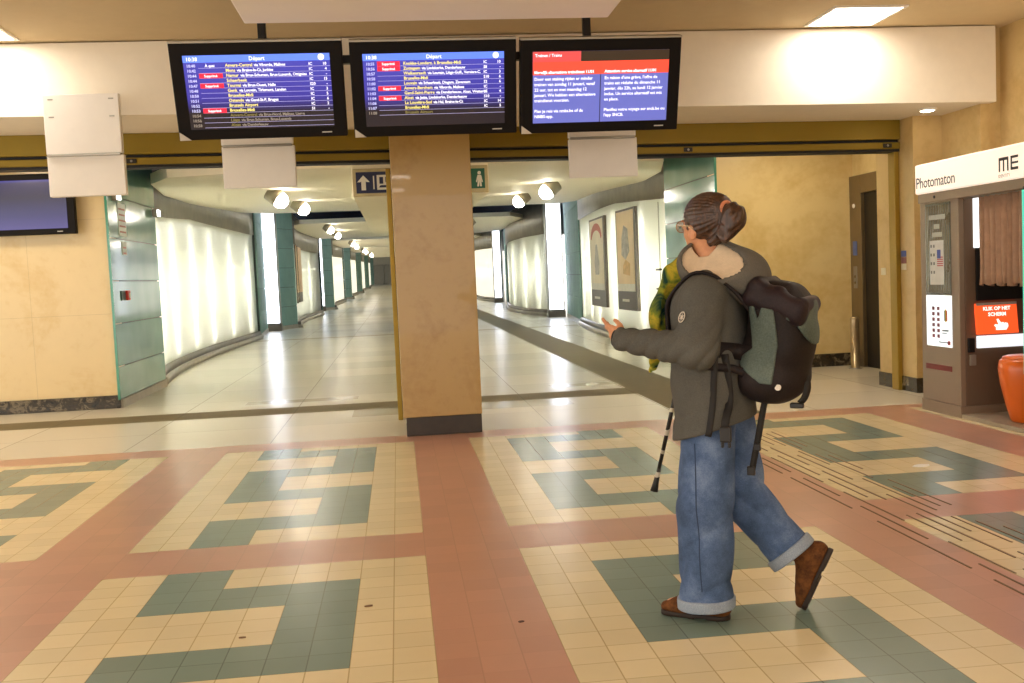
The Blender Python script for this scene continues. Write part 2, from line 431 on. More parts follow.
def resample(pts, n=28):
    """Catmull-Rom through the plan points"""
    P_ = [Vector(p) for p in pts]; P_ = [P_[0]*2-P_[1]]+P_+[P_[-1]*2-P_[-2]]; out = []
    segs = len(P_)-3
    for k in range(n+1):
        f = k/n*segs; i = min(int(f), segs-1); t_ = f-i; a, b, c, d = P_[i:i+4]
        out.append(.5*((2*b)+(c-a)*t_+(2*a-5*b+4*c-d)*t_**2+(3*b-a-3*c+d)*t_**3))
    return out
def strip(pts, side, o0, o1, z0, z1):
    """curved solid between two offsets behind the plan line; z may be functions of the point"""
    m = MB(); P_ = [Vector((p[0], p[1])) for p in pts]; vs = []
    f0 = z0 if callable(z0) else (lambda p: z0); f1 = z1 if callable(z1) else (lambda p: z1)
    for i, p in enumerate(P_):
        d = (P_[min(i+1, len(P_)-1)]-P_[max(i-1, 0)]).normalized(); n = Vector((-d.y, d.x)) if side < 0 else Vector((d.y, -d.x))
        a, b = p+n*o0, p+n*o1
        vs += [(a.x,a.y,f0(p)),(b.x,b.y,f0(p)),(b.x,b.y,f1(p)),(a.x,a.y,f1(p))]
    fs = []
    for i in range(len(P_)-1):
        for k in range(4): fs.append((i*4+k, i*4+(k+1)%4, (i+1)*4+(k+1)%4, (i+1)*4+k))
    n_ = (len(P_)-1)*4; fs += [(3,2,1,0),(n_,n_+1,n_+2,n_+3)]
    return m.add(vs, fs)
def at_off(pts, side, s, off):
    i = min(int(s*(len(pts)-1)), len(pts)-2); f = s*(len(pts)-1)-i
    p = Vector(pts[i]).lerp(Vector(pts[i+1]), f); d = (Vector(pts[i+1])-Vector(pts[i])).normalized()
    n = Vector((-d.y, d.x)) if side < 0 else Vector((d.y, -d.x))
    q = p+n*off; return q, d, n
WL = [(-3.47,10.15),(-3.66,11.8),(-3.77,13.8),(-3.80,16.1),(-3.74,18.4),(-3.62,22.0)]
WR = [(4.62,9.9),(4.32,11.8),(4.2,13.6),(4.18,16.3),(4.32,18.6),(4.52,20.8)]
def lean(k): return .25+.1*k
def bay(pts, side, k, tubes):
    dy = 17.5*k; P_ = [(x+(lean(k) if side < 0 and k else 0), y+dy) for x, y in resample(pts)]
    zf = lambda p: fz(p[1])
    r = empty('wall_left' if side < 0 else 'wall_right', (P_[0][0], P_[0][1], 0), kind='structure')
    zt = (lambda p: 2.45+min(.25, .05*(p[1]-10))) if k == 0 else (lambda p: 2.65+fz(p[1]))
    zm = fz(P_[0][1])
    obj('plinth', strip(P_, side, 0, .45, zf, lambda p: fz(p[1])+.1), M_stone, r, True)
    obj('plinth_cap', strip(P_, side, .06, .45, lambda p: fz(p[1])+.1, lambda p: fz(p[1])+.2), M_stone2, r, True)
    obj('frieze', strip(P_, side, .1, .5, zt, lambda p: 3.75+fz(p[1])), M_frieze, r, True)
    if tubes:
        obj('frosted_glass', strip(P_, side, .14, .16, lambda p: .2, zt), M_frost, r, True)
        obj('light_box', strip(P_, side, .62, .66, lambda p: .1, zt), M_boxwhite, r, True)
        for s in tubes:
            q, d, n = at_off(P_, side, s, .29)
            m = MB(); m.tube([(q.x,q.y,.22+zm),(q.x,q.y,2.43+zm)], .02, 8); obj('fluorescent_tube', m, M_tube, r)
    else:
        obj('frosted_glass', strip(P_, side, .14, .17, lambda p: fz(p[1])+.2, zt), M_backlit, r, True)
    return r
for k in range(6): bay(WL, -1, k, (.06,.15,.32,.5,.66,.83,.95) if k == 0 else (.08,.3,.55,.8) if k == 1 else None)
for k in range(6): bay(WR, 1, k, (.05,.16,.34,.52,.66,.78,.95) if k == 0 else (.1,.3,.55,.8) if k == 1 else None)
GZ2 = (.12, .7, 1.3, 1.9, 2.5, 3.1, 3.9)
for k in range(6):
    dy = 17.5*k; z = fz(24+dy)
    glass_pier(-3.68+(lean(k) if k else 0), 22.05+dy, -4.2+lean(k), 25.6+dy, -1, GZ2, z, edge=False); glass_pier(-3.95+lean(k), 26.4+dy, -3.62+lean(k+1), 27.6+dy, -1, GZ2, fz(27+dy), edge=False)
    glass_pier(4.62, 20.85+dy, 5.06, 25.6+dy, 1, GZ2, z, edge=False); glass_pier(4.56, 26.4+dy, 4.72, 27.3+dy, 1, GZ2, fz(27+dy), edge=False)

ordn = ['nearest', 'second nearest', 'third', 'fourth', 'fifth', 'sixth']
def light_column(x0, x1, y, k, side):
    dz = fz(y)
    lab = f"tall white glowing light column on the {side} passage wall, {ordn[k]} of its row"
    r = thing('light_column', lab, 'light', ((x0+x1)/2, y, dz), group=f'glowing columns along the {side} passage wall')
    m = MB(); m.rbox(x0, y, dz+.22, x1, y+.3, dz+3.9, .01); obj('light_box', m, M_lightcol, r)
    m = MB(); m.rbox(x0-.05, y-.04, dz, x1+.05, y+.36, dz+.2, .01); m.rbox(x0-.02, y-.02, dz+.2, x1+.02, y+.33, dz+.24, .006); obj('foot', m, M_stone2, r)
    m = MB()
    for xa in (x0-.03, x1): m.box(xa, y-.01, dz+.22, xa+.03, y+.32, dz+3.9)
    obj('side_frame', m, M_alu, r)
for k in range(6): light_column(-4.38+lean(k), -3.89+lean(k), 26+17.5*k, k, 'left')
for k in range(3): light_column(4.58, 5.02 if k == 0 else 4.9, 26+17.5*k, k, 'right')

# ceilings of the passage
def canopy(outline, zf, name='ceiling'):
    m = MB(); n = len(outline)
    vs = [(x,y,zf(y)) for x,y in outline]+[(x,y,zf(y)+.14) for x,y in outline]
    m.add(vs, [tuple(range(n-1,-1,-1)), tuple(range(n,2*n))]+[(i,(i+1)%n,n+(i+1)%n,n+i) for i in range(n)])
    struct(name, m, M_canopy, keep_origin=True)
c1z = lambda y: 2.80+.035*(y-9.5)
canopy([(-1.2,7.2),(2.1,7.2),(3.4,7.8),(3.95,10),(4.28,12.3),(4.42,15),(4.5,18),(4.6,21),(4.4,22.3),(-3.2,22),(-3.5,21.3),(-3.9,19.5),(-3.97,16),(-3.7,11.8),(-3.25,9.0),(-2.8,7.9)], c1z)
for k in range(1, 6):
    dy = 17.5*(k-1); rise = fz(34+dy)
    canopy([(-3.1,28.2+dy),(3.7,28.2+dy),(4.4,30+dy),(4.5,35+dy),(4.4,38.5+dy),(3.8,39.8+dy),(-3.2,39.8+dy),(-3.9,38+dy),(-4.1,34+dy),(-3.8,30+dy)], lambda y: 3.3+rise)
up = MB(); up.box(-6, 6.9, 4.5, 7, 127, 4.7); up.box(-6, 6.9, 3.1, 7, 7.05, 4.5)
up.box(-6.2, 7.6, 3.0, -6, 127, 6); up.box(7, 7.6, 3.0, 7.2, 127, 6)
for k in range(6): up.box(-6, 23.2+17.5*k, 4.1, 7, 23.4+17.5*k, 4.5)
struct('ceiling', up, M_void, keep_origin=True)
ew = MB(); ew.box(-6, 126, .7, 7, 126.3, 6); struct('wall_end', ew, mat('grey_wall', '#b3ae9a', .6), keep_origin=True)
dr = MB()
for i in range(4): dr.rbox(-4.6+i*1.5, 125.85, .93, -3.2+i*1.5, 125.98, 3.4, .02)
struct('door_1', dr, mat('grey_door', '#8c897a', .4), keep_origin=True)

# cool strip lamps up in the gaps between the ceiling slabs
M_cool = emis('cool_strip', '#cfe0ff', 6.0)
for k in range(3):
    y = 24.9+17.5*k
    r = thing('strip_lamp', f'long cool white strip lamp in the dark ceiling gap, {ordn[k]} to the hall', 'lamp', (.3, y, 4.2), group='strip lamps in the ceiling gaps')
    m = MB(); m.rbox(-3.4, y-.12, 4.28, 4.0, y+.12, 4.495, .02); obj('housing', m, M_alu, r)
    m = MB(); m.rbox(-3.3, y-.09, 4.24, 3.9, y+.09, 4.29, .01); obj('diffuser', m, M_cool, r)

# drum spot lamps under the ceiling slabs
def globe(x, y, z, lab):
    s = 1 if x < 0 else -1
    r = thing('ceiling_spotlight', lab, 'lamp', (x, y, z), group='drum spotlights under the passage ceiling')
    ax = Vector((s*.75, -.15, -.62)).normalized(); c = Vector((x, y, z-.05))
    m = MB(); m.lathe([(-.2,.10),(-.19,.13),(0,.135),(.01,.125)], c, ax, 24); obj('housing', m, M_lampbody, r, True)
    m = MB(); m.lathe([(.0,.128),(.05,.125),(.1,.105),(.14,.07),(.16,.02)], c, ax, 24); obj('diffuser', m, M_lamp, r, True)
    m = MB(); m.tube([(x-.1*s, y, z+.02), (x-.1*s, y, z+.16)], .03, 10); obj('mount', m, M_lampbody, r)
for i, y in enumerate((11.4, 15.4)):
    globe(-1.86, y, c1z(y)-.09, f'round white drum spotlight on the passage ceiling, {["nearest","second"][i]} one seen in the left opening')
for i, y in enumerate((11.8, 15.6)):
    globe(2.5, y, c1z(y)-.09, f'round white drum spotlight on the passage ceiling, {["nearest","second"][i]} one seen in the right opening')
for k in range(1, 5):
    for i, y in enumerate((28.9, 33.)):
        yy = y+17.5*(k-1); z = 3.3+fz(34+17.5*(k-1))-.12
        globe(-2.2, yy, z, f'small drum spotlight far down the left opening, {["first","second"][i]} of the {ordn[k]} ceiling slab')
        if k < 3: globe(2.42, yy, z, f'small drum spotlight far down the right opening, {["first","second"][i]} of the {ordn[k]} ceiling slab')

# ceiling spine with the signs
sp_ = MB(); sp_.rbox(-.54, 7.12, 2.364, 1.075, 16.5, 3.2, .01); struct('trim_2', sp_, M_canopy, keep_origin=True)
r = thing('direction_sign', 'dark blue hanging sign with white up arrow beside pillar', 'sign', (-.2, 8.98, 2.53)); dsign = r
m = MB(); m.rbox(-.6, 8.955, 2.52, .35, 8.995, 2.89, .006); obj('frame', m, mat('sign_frame', '#b9ac86', .4, .4), r)
m = MB(); m.rbox(-.555, 8.945, 2.56, .31, 8.965, 2.845, .003); obj('panel', m, mat('sign_blue', '#232a4d', .35), r)
wp = mat('sign_white', '#dcd8cc', .5, vary=.01)
def extr(poly, y0, y1):   # polygon in x,z
    m = MB(); n = len(poly); m.add([(x,y0,z) for x,z in poly]+[(x,y1,z) for x,z in poly], [tuple(range(n-1,-1,-1)), tuple(range(n,2*n))]+[(i,(i+1)%n,n+(i+1)%n,n+i) for i in range(n)]); return m
cx = -.455; obj('arrow', extr([(cx,2.80),(cx+.085,2.71),(cx+.045,2.71),(cx+.03,2.72),(cx+.03,2.60),(cx-.03,2.60),(cx-.03,2.72),(cx-.045,2.71),(cx-.085,2.71)], 8.94, 8.946), wp, r)
obj('divider', extr([(-.325,2.61),(-.31,2.61),(-.31,2.79),(-.325,2.79)], 8.94, 8.946), wp, r)
ic = MB(); ic.rbox(-.275, 8.938, 2.60, -.07, 8.946, 2.80, .004); io = obj('pictogram', ic, wp, r)
dkb = mat('sign_blue', '#232a4d', .35)
ic = extr([(-.25,2.63),(-.1,2.63),(-.12,2.66),(-.23,2.66)], 8.932, 8.939); ic.box(-.24,8.932,2.68,-.19,8.939,2.77); ic.box(-.16,8.932,2.70,-.1,8.939,2.77); obj('drawing', ic, dkb, io)
r = thing('exit_sign', 'green sign with white figure hanging right of the pillar', 'sign', (1.1, 8.98, 2.53)); esign = r
m = MB(); m.rbox(.85, 8.955, 2.52, 1.24, 8.995, 2.89, .006); obj('frame', m, mat('sign_frame', '#b9ac86', .4, .4), r)
m = MB(); m.rbox(.88, 8.945, 2.575, 1.195, 8.965, 2.845, .003); obj('panel', m, mat('exit_green', '#1c5a48', .35), r)
fg = MB(); fg.lathe([(-.004,.024),(.004,.024)], (1.12, 8.942, 2.785), (0,-1,0), 14)
fg.f and None
bb = extr([(1.095,2.755),(1.145,2.755),(1.165,2.66),(1.15,2.655),(1.14,2.70),(1.15,2.60),(1.125,2.60),(1.12,2.67),(1.11,2.60),(1.085,2.60),(1.10,2.70),(1.085,2.655),(1.07,2.665)], 8.938, 8.946)
fg.add(bb.v, bb.f); obj('pictogram', fg, wp, r)

for r, lc in ((dsign, (-.182, 7.085, 2.372)), (esign, (.941, 7.085, 2.372))):   # both hang on the spine's front face
    r.location = lc; r.scale = (.864,)*3
# fittings on the first glass pier, left
r = thing('fire_call_point', 'small red fire alarm call point on the green glass pier', 'alarm', (-3.405, 7.98, 1.27))
m = MB(); m.rbox(-3.417, 7.93, 1.27, -3.365, 8.05, 1.39, .008); obj('housing', m, mat('alarm_red', '#c0301c', .4), r)
m = MB(); m.rbox(-3.375, 7.965, 1.30, -3.360, 8.02, 1.36, .003); obj('button', m, wp, r)
m = MB(); m.rbox(-3.414, 7.74, 1.27, -3.392, 7.925, 1.39, .004); obj('back_plate', m, mat('plate_dark', '#3f5a50', .4), r)
for (y0, y1, z0, z1, lab, hd_) in ((7.86, 8.2, 2.06, 2.46, 'large white notice with red heading on the green glass pier', True), (7.95, 8.15, 1.83, 1.99, 'small white notice below the large one on the green glass pier', False)):
    r = thing('notice', lab, 'notice', (-3.405, (y0+y1)/2, z0))
    m = MB(); m.box(-3.416, y0, z0, -3.400, y1, z1); obj('sheet', m, mat('notice_white', '#d6dcd2', .4), r)
    m = MB()
    for i in range(5 if hd_ else 2):
        zz = z1-.06-i*(.07 if hd_ else .07); m.box(-3.401, y0+.03, zz-.02, -3.397, y1-.04, zz)
    obj('print', m, mat('notice_red', '#b0685a', .5), r)
for (px, py, pz, lab) in ((-3.395, 7.72, 2.47, 'small white floodlight at the left top corner of the glass pier'), (-3.395, 9.75, 2.4, 'small white floodlight at the right top corner of the glass pier')):
    r = thing('small_spotlight', lab, 'lamp', (px, py, pz))
    m = MB(); m.rbox(px-.02, py-.09, pz, px+.05, py+.09, pz+.11, .015); obj('housing', m, M_alu, r)
    m = MB(); m.rbox(px+.04, py-.08, pz+.01, px+.06, py+.08, pz+.1, .008); obj('glass', m, emis('spot_glow', '#ffffff', 2.5), r)

# posters on the curved light wall, right
PR = resample(WR); 
def poster(s0, s1, z0, z1, lab, kind):
    q0, d0, n0 = at_off(PR, 1, s0, .12); q1, d1, n1 = at_off(PR, 1, s1, .12)
    r = thing('poster', lab, 'poster', (q0.x, q0.y, z0), group=None)
    d = (q1-q0).normalized(); n = Vector((d.y, -d.x)); L_ = (q1-q0).length
    # board frame: along = reading direction seen from the passage (far end first), depth towards the passage
    def board(a0, a1, b0, b1, z0_, z1_):
        m = MB(); pts = [q0+d*a0-n*b0, q0+d*a1-n*b0, q0+d*a1-n*b1, q0+d*a0-n*b1]; m.prism([tuple(p) for p in pts], z0_, z1_); return m
    obj('frame', board(0, L_, -.01, .05, z0, z1), mat('poster_frame', '#5a5043', .4), r)
    obj('sheet', board(.07*L_, .95*L_, .045, .056, z0+.36, z1-.04), mat('poster_cream' if kind == 0 else 'poster_peach', '#f2e6cc' if kind == 0 else '#f0d6ac', .45, vary=.06, scale=2), r)
    obj('footer', board(.07*L_, .95*L_, .05, .06, z0+.36, z0+.5), mat('poster_white', '#ece8dc', .5), r)
    obj('logo', board(.4*L_, .75*L_, .048, .056, z0+.16, z0+.21), mat('poster_white', '#ece8dc', .5), r)
    Mx = plane_mtx((q1.x-n.x*.058, q1.y-n.y*.058, z0), (-d.x, -d.y, 0), (0,0,1)) if True else None
    def pic(poly, m_, nm):
        mb = MB(); mb.add([Mx @ Vector((a*L_, b, 0)) for a, b in poly]+[Mx @ Vector((a*L_, b, .004)) for a, b in poly],
            [tuple(range(len(poly)-1,-1,-1)), tuple(range(len(poly), 2*len(poly)))]+[(i,(i+1)%len(poly),len(poly)+(i+1)%len(poly),len(poly)+i) for i in range(len(poly))]); obj(nm, mb, m_, r)
    H = z1-z0
    if kind == 0:
        arc = [(.5+.36*math.cos(PI*i/12), .78*H+.16*H*math.sin(PI*i/12)) for i in range(13)]+[(.5+.3*math.cos(PI*(12-i)/12), .76*H+.10*H*math.sin(PI*(12-i)/12)) for i in range(13)]
        pic(arc, mat('print_red', '#c9705c', .5), 'red_arc')
        pic([(.38,.36*H),(.62,.36*H),(.66,.5*H),(.58,.62*H),(.54,.7*H),(.46,.7*H),(.42,.62*H),(.34,.5*H)], mat('print_blue', '#bbb6ae', .5, vary=.3, scale=9), 'figure')
    else:
        pic([(.3,.55*H),(.5,.5*H),(.7,.58*H),(.64,.8*H),(.45,.84*H),(.33,.72*H)], mat('print_blue', '#bbb6ae', .5, vary=.3, scale=9), 'upper_figure')
        pic([(.35,.36*H),(.7,.34*H),(.72,.46*H),(.5,.5*H),(.36,.44*H)], mat('print_orange', '#dbb474', .5, vary=.2, scale=9), 'lower_figure')
    return r
poster(.56, .73, .60, 2.52, 'tall cream poster with red arc on the curved light wall', 0)
poster(.36, .48, .60, 2.52, 'tall peach poster with blurred blue and orange print on light wall', 1)
# glass door leaf edge and its pull handles in the light wall
q, d, n = at_off(PR, 1, .22, .12)
r = thing('door_handle', 'pair of small dark handles on the seam of the light wall', 'handle', (q.x, q.y, .9))
m = MB(); m.box(q.x-.012, q.y-.012, .25, q.x+.0, q.y+.012, 2.5); obj('seam_profile', m, M_alu, r)
for z in (1.0, 1.33):
    m = MB(); m.rbox(q.x-.06, q.y-.1, z, q.x-.0, q.y+.1, z+.035, .008); obj('handle', m, M_black, r)
# two posters far down the left wall
PL_ = [(x+lean(1), y+17.5) for x, y in resample(WL)]
for s0, s1, lab in ((.16,.27,'orange poster far down the left passage wall, nearer of two'), (.36,.5,'orange poster far down the left passage wall, farther of two')):
    q0, d, n = at_off(PL_, -1, s0, .1); q1, _, _ = at_off(PL_, -1, s1, .1)
    r = thing('poster', lab, 'poster', (q0.x, q0.y, .6))
    def pb(o0, o1, z0, z1):
        m = MB(); m.prism([tuple(q0+n*o0), tuple(q1+n*o0), tuple(q1+n*o1), tuple(q0+n*o1)], z0, z1); return m
    obj('frame', pb(.03, -.04, .75, 2.72), mat('poster_frame', '#5a5043', .4), r)
    obj('sheet', pb(-.03, -.05, 1.1, 2.68), mat('poster_orange', '#d9b48a', .5, vary=.2, scale=2), r)
# ------------------------------------------------------------------ departure screens
M_bezel = mat('screen_bezel', '#0d0706', .55, vary=.05, spec=.2)
M_tapecorner = mat('corner_white', '#cfc8bd', .5)
def screen_emit(name, top, mid, bot, z0, z1, s):
    """picture on the display: its lower rows were dark at that moment"""
    t = NT(name); v = t.coord(); sp = t.n('ShaderNodeSeparateXYZ'); t.l(v, sp.inputs[0])
    f = t.math('DIVIDE', t.math('SUBTRACT', sp.outputs[2], z0), z1-z0)
    c = t.ramp(f, [(0., srgb(bot)), (.22, srgb(bot)), (.42, srgb(mid)), (1., srgb(top))])
    b = t.pbsdf((.01,.01,.012,1), .25, emit=c, estr=s); MATS[name] = t.m; return t.m
def text_w(s_, size):
    mb = text_mb([(s_, 0, 0)], size, Matrix.Identity(4)); return max(v[0] for v in mb.v)
W_, H_ = 1.19, .672
def local_screen(cx, cz, lab, kind):
    r = thing('departure_screen', lab, 'screen', (cx, 2.5, cz), (math.radians(18.5), 0, 0), group='screens in a row under the ceiling')
    m = MB(); m.rbox(-W_/2, -.045, -H_/2, W_/2, .05, H_/2, .008); obj('bezel', m, M_bezel, r)
    m = MB(); m.rbox(-W_/2+.05, .05, -H_/2+.05, W_/2-.05, .09, H_/2-.05, .01); obj('back_cover', m, M_black, r)
    m = MB(); m.box(-W_/2, -.05, H_/2-.002, W_/2, .05, H_/2+.012); obj('top_trim', m, M_alu, r)
    m = MB(); m.add([(-W_/2+.005,-.05,-H_/2),(-W_/2+.085,-.05,-H_/2),(-W_/2+.005,-.05,-H_/2+.06),(-W_/2+.005,-.046,-H_/2),(-W_/2+.085,-.046,-H_/2),(-W_/2+.005,-.046,-H_/2+.06)], [(0,1,2),(3,5,4),(0,3,4,1),(1,4,5,2),(2,5,3,0)])
    obj('corner_bracket', m, M_tapecorner, r)
    x0, x1, z0, z1 = -W_/2+.09, W_/2-.09, -H_/2+.075, H_/2-.085
    def rect(a0, b0, a1, b1, y=-.049): m = MB(); m.box(a0, y, b0, a1, y+.002, b1); return m
    txt_dim = emis('text_dim', '#8d8478', .6)
    wht = emis('text_white', '#f4f4ff', .75); yel = emis('text_yellow', '#efe27a', .7)
    def tx(lines, size, m_, nm, par, y=-.053, bold=.0006, sp=1.0, dimrow=0):
        for i_, ln in enumerate(lines):
            obj(nm, text_mb([ln], size, plane_mtx((0, y, 0), (1,0,0), (0,0,1)), bold=bold, spacing=sp), (txt_dim if dimrow and i_ >= 10*len(lines)//max(1, dimrow) else m_), par)
    lo = mat('screen_led', '#c9c6be', .4); obj('maker_mark', rect(x1-.09, z0-.045, x1-.02, z0-.037, -.047), lo, r)
    if kind in (0, 1):
        d = obj('display', rect(x0, z0, x1, z1, -.047), screen_emit('timetable_picture', '#4a49bb', '#3f37a0', '#241c22', -.26, .25, .72), r)
        obj('header_bar', rect(x0, z1-.048, x1, z1), emis('header_blue', '#5a7df0', .75), d)
        if kind == 0:
            rows = [('10:40','Anvers-Central',' via Vilvorde, Malines','IC','10',2),('10:42','Mons',' via Braine-le-Ct, Jurbise','IC','4',0),('10:44','Namur',' via Brux-Schuman, Brux-Luxemb, Ottignies','IC','-',1),('10:44','Schaerbeek','','IC','15',0),
             ('10:47','Tournai',' via Brux-Ouest, Halle','S20','-',1),('10:48','Genk',' via Louvain, Tirlemont, Landen','IC','3',0),('10:50','Bruxelles-Midi','','IC','5',0),('10:51','Ostende',' via Gand-St-P, Bruges','IC','6',0),('10:52','Brussels Airport','','IC','2',0),('10:53','Bruxelles-Midi','','S1','-',1),
             ('10:54','Anvers-Central',' via Brux-Nord, Malines, Lierre','IC','11',0),('10:56','Liège',' via Brux-Schuman, Brux-Luxemb','IC','7',0),('10:58','Alost',' via Denderleeuw','S8','4',0)]
        else:
            rows = [('10:55','Knokke-Londerz. à Bruxelles-Midi','','IC','10',1),('10:56','Zottegem',' via Liedekerke, Denderleeuw','S8','-',1),('10:57','Welkenraedt',' via Louvain, Liège-Guill., Verviers-C.','IC','3',0),('10:58','Bruxelles-Midi','','S10','6',0),
             ('11:00','Louvain',' via Schaerbeek, Diegem, Zaventem','S2','6',0),('11:02','Anvers-Berchem',' via Vilvorde, Malines','IC','-',1),('11:03','Gand-Saint-Pierre',' via Denderleeuw, Alost, Wetteren','IC','4',0),('11:04','Alost',' via Jette, Liedekerke, Denderleeuw','S10','-',1),
             ('11:06','La Louvière-Sud',' via Hal, Braine-le-Ct','IC','14',0),('11:07','Bruxelles-Midi','','IC','5',0),('11:08','Brussels Airport','','IC','2',0)]
        n = len(rows); ph = .0345; times = []; dest = []; via = []; ends = []; tags = []; q = []
        sz = .030
        for i, (t_, a, b, c_, p_, tg) in enumerate(rows):
            z = z1-.052-ph*(i+.78)
            times.append((t_, x0+.02, z)); dest.append((a, x0+.285, z)); via.append((b.strip(), x0+.285+text_w(a, sz)+.012, z, 'LEFT', i)) if b else None
            ends += [(c_, x1-.15, z), (p_, x1-.025, z, 'RIGHT')]
            if tg == 1: tags.append((i, z)); q.append(('Supprimé', x0+.18, z, 'CENTER'))
        L_ = MB()
        for i in range(1, n+1): L_.box(x0+.1, -.0485, z1-.052-ph*i-.001, x1, -.0475, z1-.052-ph*i+.0012)
        dim = 9
        obj('row_lines', L_, emis('row_line', '#b9b6e8', .5), d)
        tx([('10:38', x0+.02, z1-.037)], .036, wht, 'clock', d); tx([('Départ', (x0+x1)/2, z1-.038, 'CENTER')], .038, wht, 'title', d)
        el = MB(); el.lathe([(-.001,.022),(.001,.022)], (x1-.06, -.051, z1-.025), (0,-1,0), 18); obj('railway_mark', el, wht, d)
        tx(times[:10], sz*.93, emis('text_pale', '#c6c8f4', .62), 'time', d); tx(times[10:], sz*.93, txt_dim, 'time', d); tx(dest[:10], sz, yel, 'destination', d); tx(dest[10:], sz, emis('text_dimyellow', '#7d7440', .6), 'destination', d)
        tx([v[:4] for v in via if v[4] < 10], sz*.93, wht, 'via_stops', d, sp=.95); tx([v[:4] for v in via if v[4] >= 10], sz*.93, txt_dim, 'via_stops', d, sp=.95); tx(ends[:20:2], sz*.9, wht, 'train_type', d); tx(ends[1:20:2], sz*.9, wht, 'platform_number', d)
        for i, z in tags: obj('cancelled_tag', rect(x0+.10, z-.008, x0+.262, z+.0255, -.0495), emis('tag_red', '#d8203c', .75), d)
        tx(q, sz*.8, wht, 'cancelled_text', d)
        if kind == 0:
            z = z1-.052-ph*.78; tx([('À quai', x0+.18, z, 'CENTER')], sz*.85, wht, 'platform_text', d)
    else:
        d = obj('display', rect(x0, z0, x1, z1, -.047), emis('notice_blue', '#5f66b4', .7), r)
        w_ = x1-x0
        obj('dark_band', rect(x0+.35*w_, z1-.072, x1, z1), emis('band_brown', '#37291c', .45), d)
        obj('red_tab', rect(x0, z1-.072, x0+.35*w_, z1, -.0492), emis('notice_red_e', '#cf4a4a', .7), d)
        obj('red_band', rect(x0, z1-.165, x1, z1-.072, -.0494), emis('notice_orange_e', '#ea4a36', .72), d)
        obj('divider', rect(x0+.493*w_, z0, x0+.499*w_, z1-.165), emis('divider_dark', '#2b2b50', .6), d)
        tx([('Treinen / Trains', x0+.015, z1-.036)], .030, wht, 'heading', d)
        tx([('Mogelijk alternatieve treindienst 11/01', x0+.01, z1-.155), ('Attention: service alternatif 11/01', x0+.53, z1-.155)], .0285, wht, 'title', d, bold=.0012)
        a = ['Door een staking rijden er minder','treinen van zondag 11 januari, vanaf','22 uur, tot en met maandag 12','januari. We hebben een alternatieve','treindienst voorzien.','','Plan je reis via nmbs.be of de','NMBS-app.']
        b = ['En raison d\'une grève, l\'offre de','trains est réduite du dimanche 11','janvier, dès 22h, au lundi 12 janvier','inclus. Un service alternatif est mis','en place.','','Planifiez votre voyage sur sncb.be ou','l\'app SNCB.']
        tx([(s_, x0+.01, z1-.203-.0385*i) for i, s_ in enumerate(a) if s_]+[(s_, x0+.53, z1-.203-.0385*i) for i, s_ in enumerate(b) if s_], .031, wht, 'text_line', d)
    return r
local_screen(-.968, 2.765, 'leftmost of the three hanging screens, blue departure timetable with Départ heading', 0)
local_screen(.272, 2.752, 'middle hanging screen, blue departure timetable, above the marble pillar', 1)
local_screen(1.492, 2.742, 'right hanging screen with red banner and blue bilingual strike notice', 2)
r = thing('screen_mount', 'black pole and crossbar frame carrying the three hanging screens', 'mount', (.25, 2.66, 2.7))
m = MB(); m.rbox(-1.45, 2.64, 2.97, 1.95, 2.70, 3.03, .006); obj('crossbar', m, M_black, r)
for px in (-.953, 1.444):
    m = MB(); m.rbox(px-.03, 2.645, 2.62, px+.03, 2.695, 3.45, .006); m.box(px-.02, 2.62, 2.66, px+.02, 2.66, 2.86); po = obj('pole', m, M_black, r)
    m = MB(); m.rbox(px-.09, 2.6, 3.435, px+.09, 2.74, 3.45, .004); obj('ceiling_plate', m, M_black, po)

# blank white boards hanging off the header
def board(x0, x1, z0, z1, zl, lab):
    r = thing('blank_sign_board', lab, 'sign board', ((x0+x1)/2, 3.66, z0), group='blank white boards hung from the header')
    m = MB(); m.rbox(x0, 3.63, zl, x1, 3.70, z1, .005); obj('upper_board', m, M_white, r)
    m = MB(); m.rbox(x0, 3.64, z0, x1+.01, 3.70, zl-.012, .005); obj('lower_board', m, M_white, r)
    m = MB(); m.rbox(x0+.01, 3.615, zl-.02, x1-.01, 3.70, zl, .003); obj('ledge', m, M_alu, r)
    m = MB()
    for xs in (x0+.06, x1-.06):
        for zs in (z1-.04, z1-.18): m.box(xs-.02, 3.626, zs-.006, xs+.02, 3.632, zs+.004)
    obj('screws', m, M_alu, r)
    m = MB()
    for xs in (x0+.1, x1-.14): m.rbox(xs, 3.70, max(z0+.3, 2.78), xs+.04, 3.86, max(z0+.3, 2.78)+.1, .004)
    obj('bracket', m, M_alu, r)
board(-2.825, -2.235, 2.163, 2.98, 2.503, 'large blank white board hanging over the left opening, left of the screens')
board(-1.447, -.868, 2.183, 2.97, 2.535, 'blank white board below the leftmost hanging screen')
board(1.447, 2.028, 2.173, 2.97, 2.515, 'blank white board below the right hanging screen')

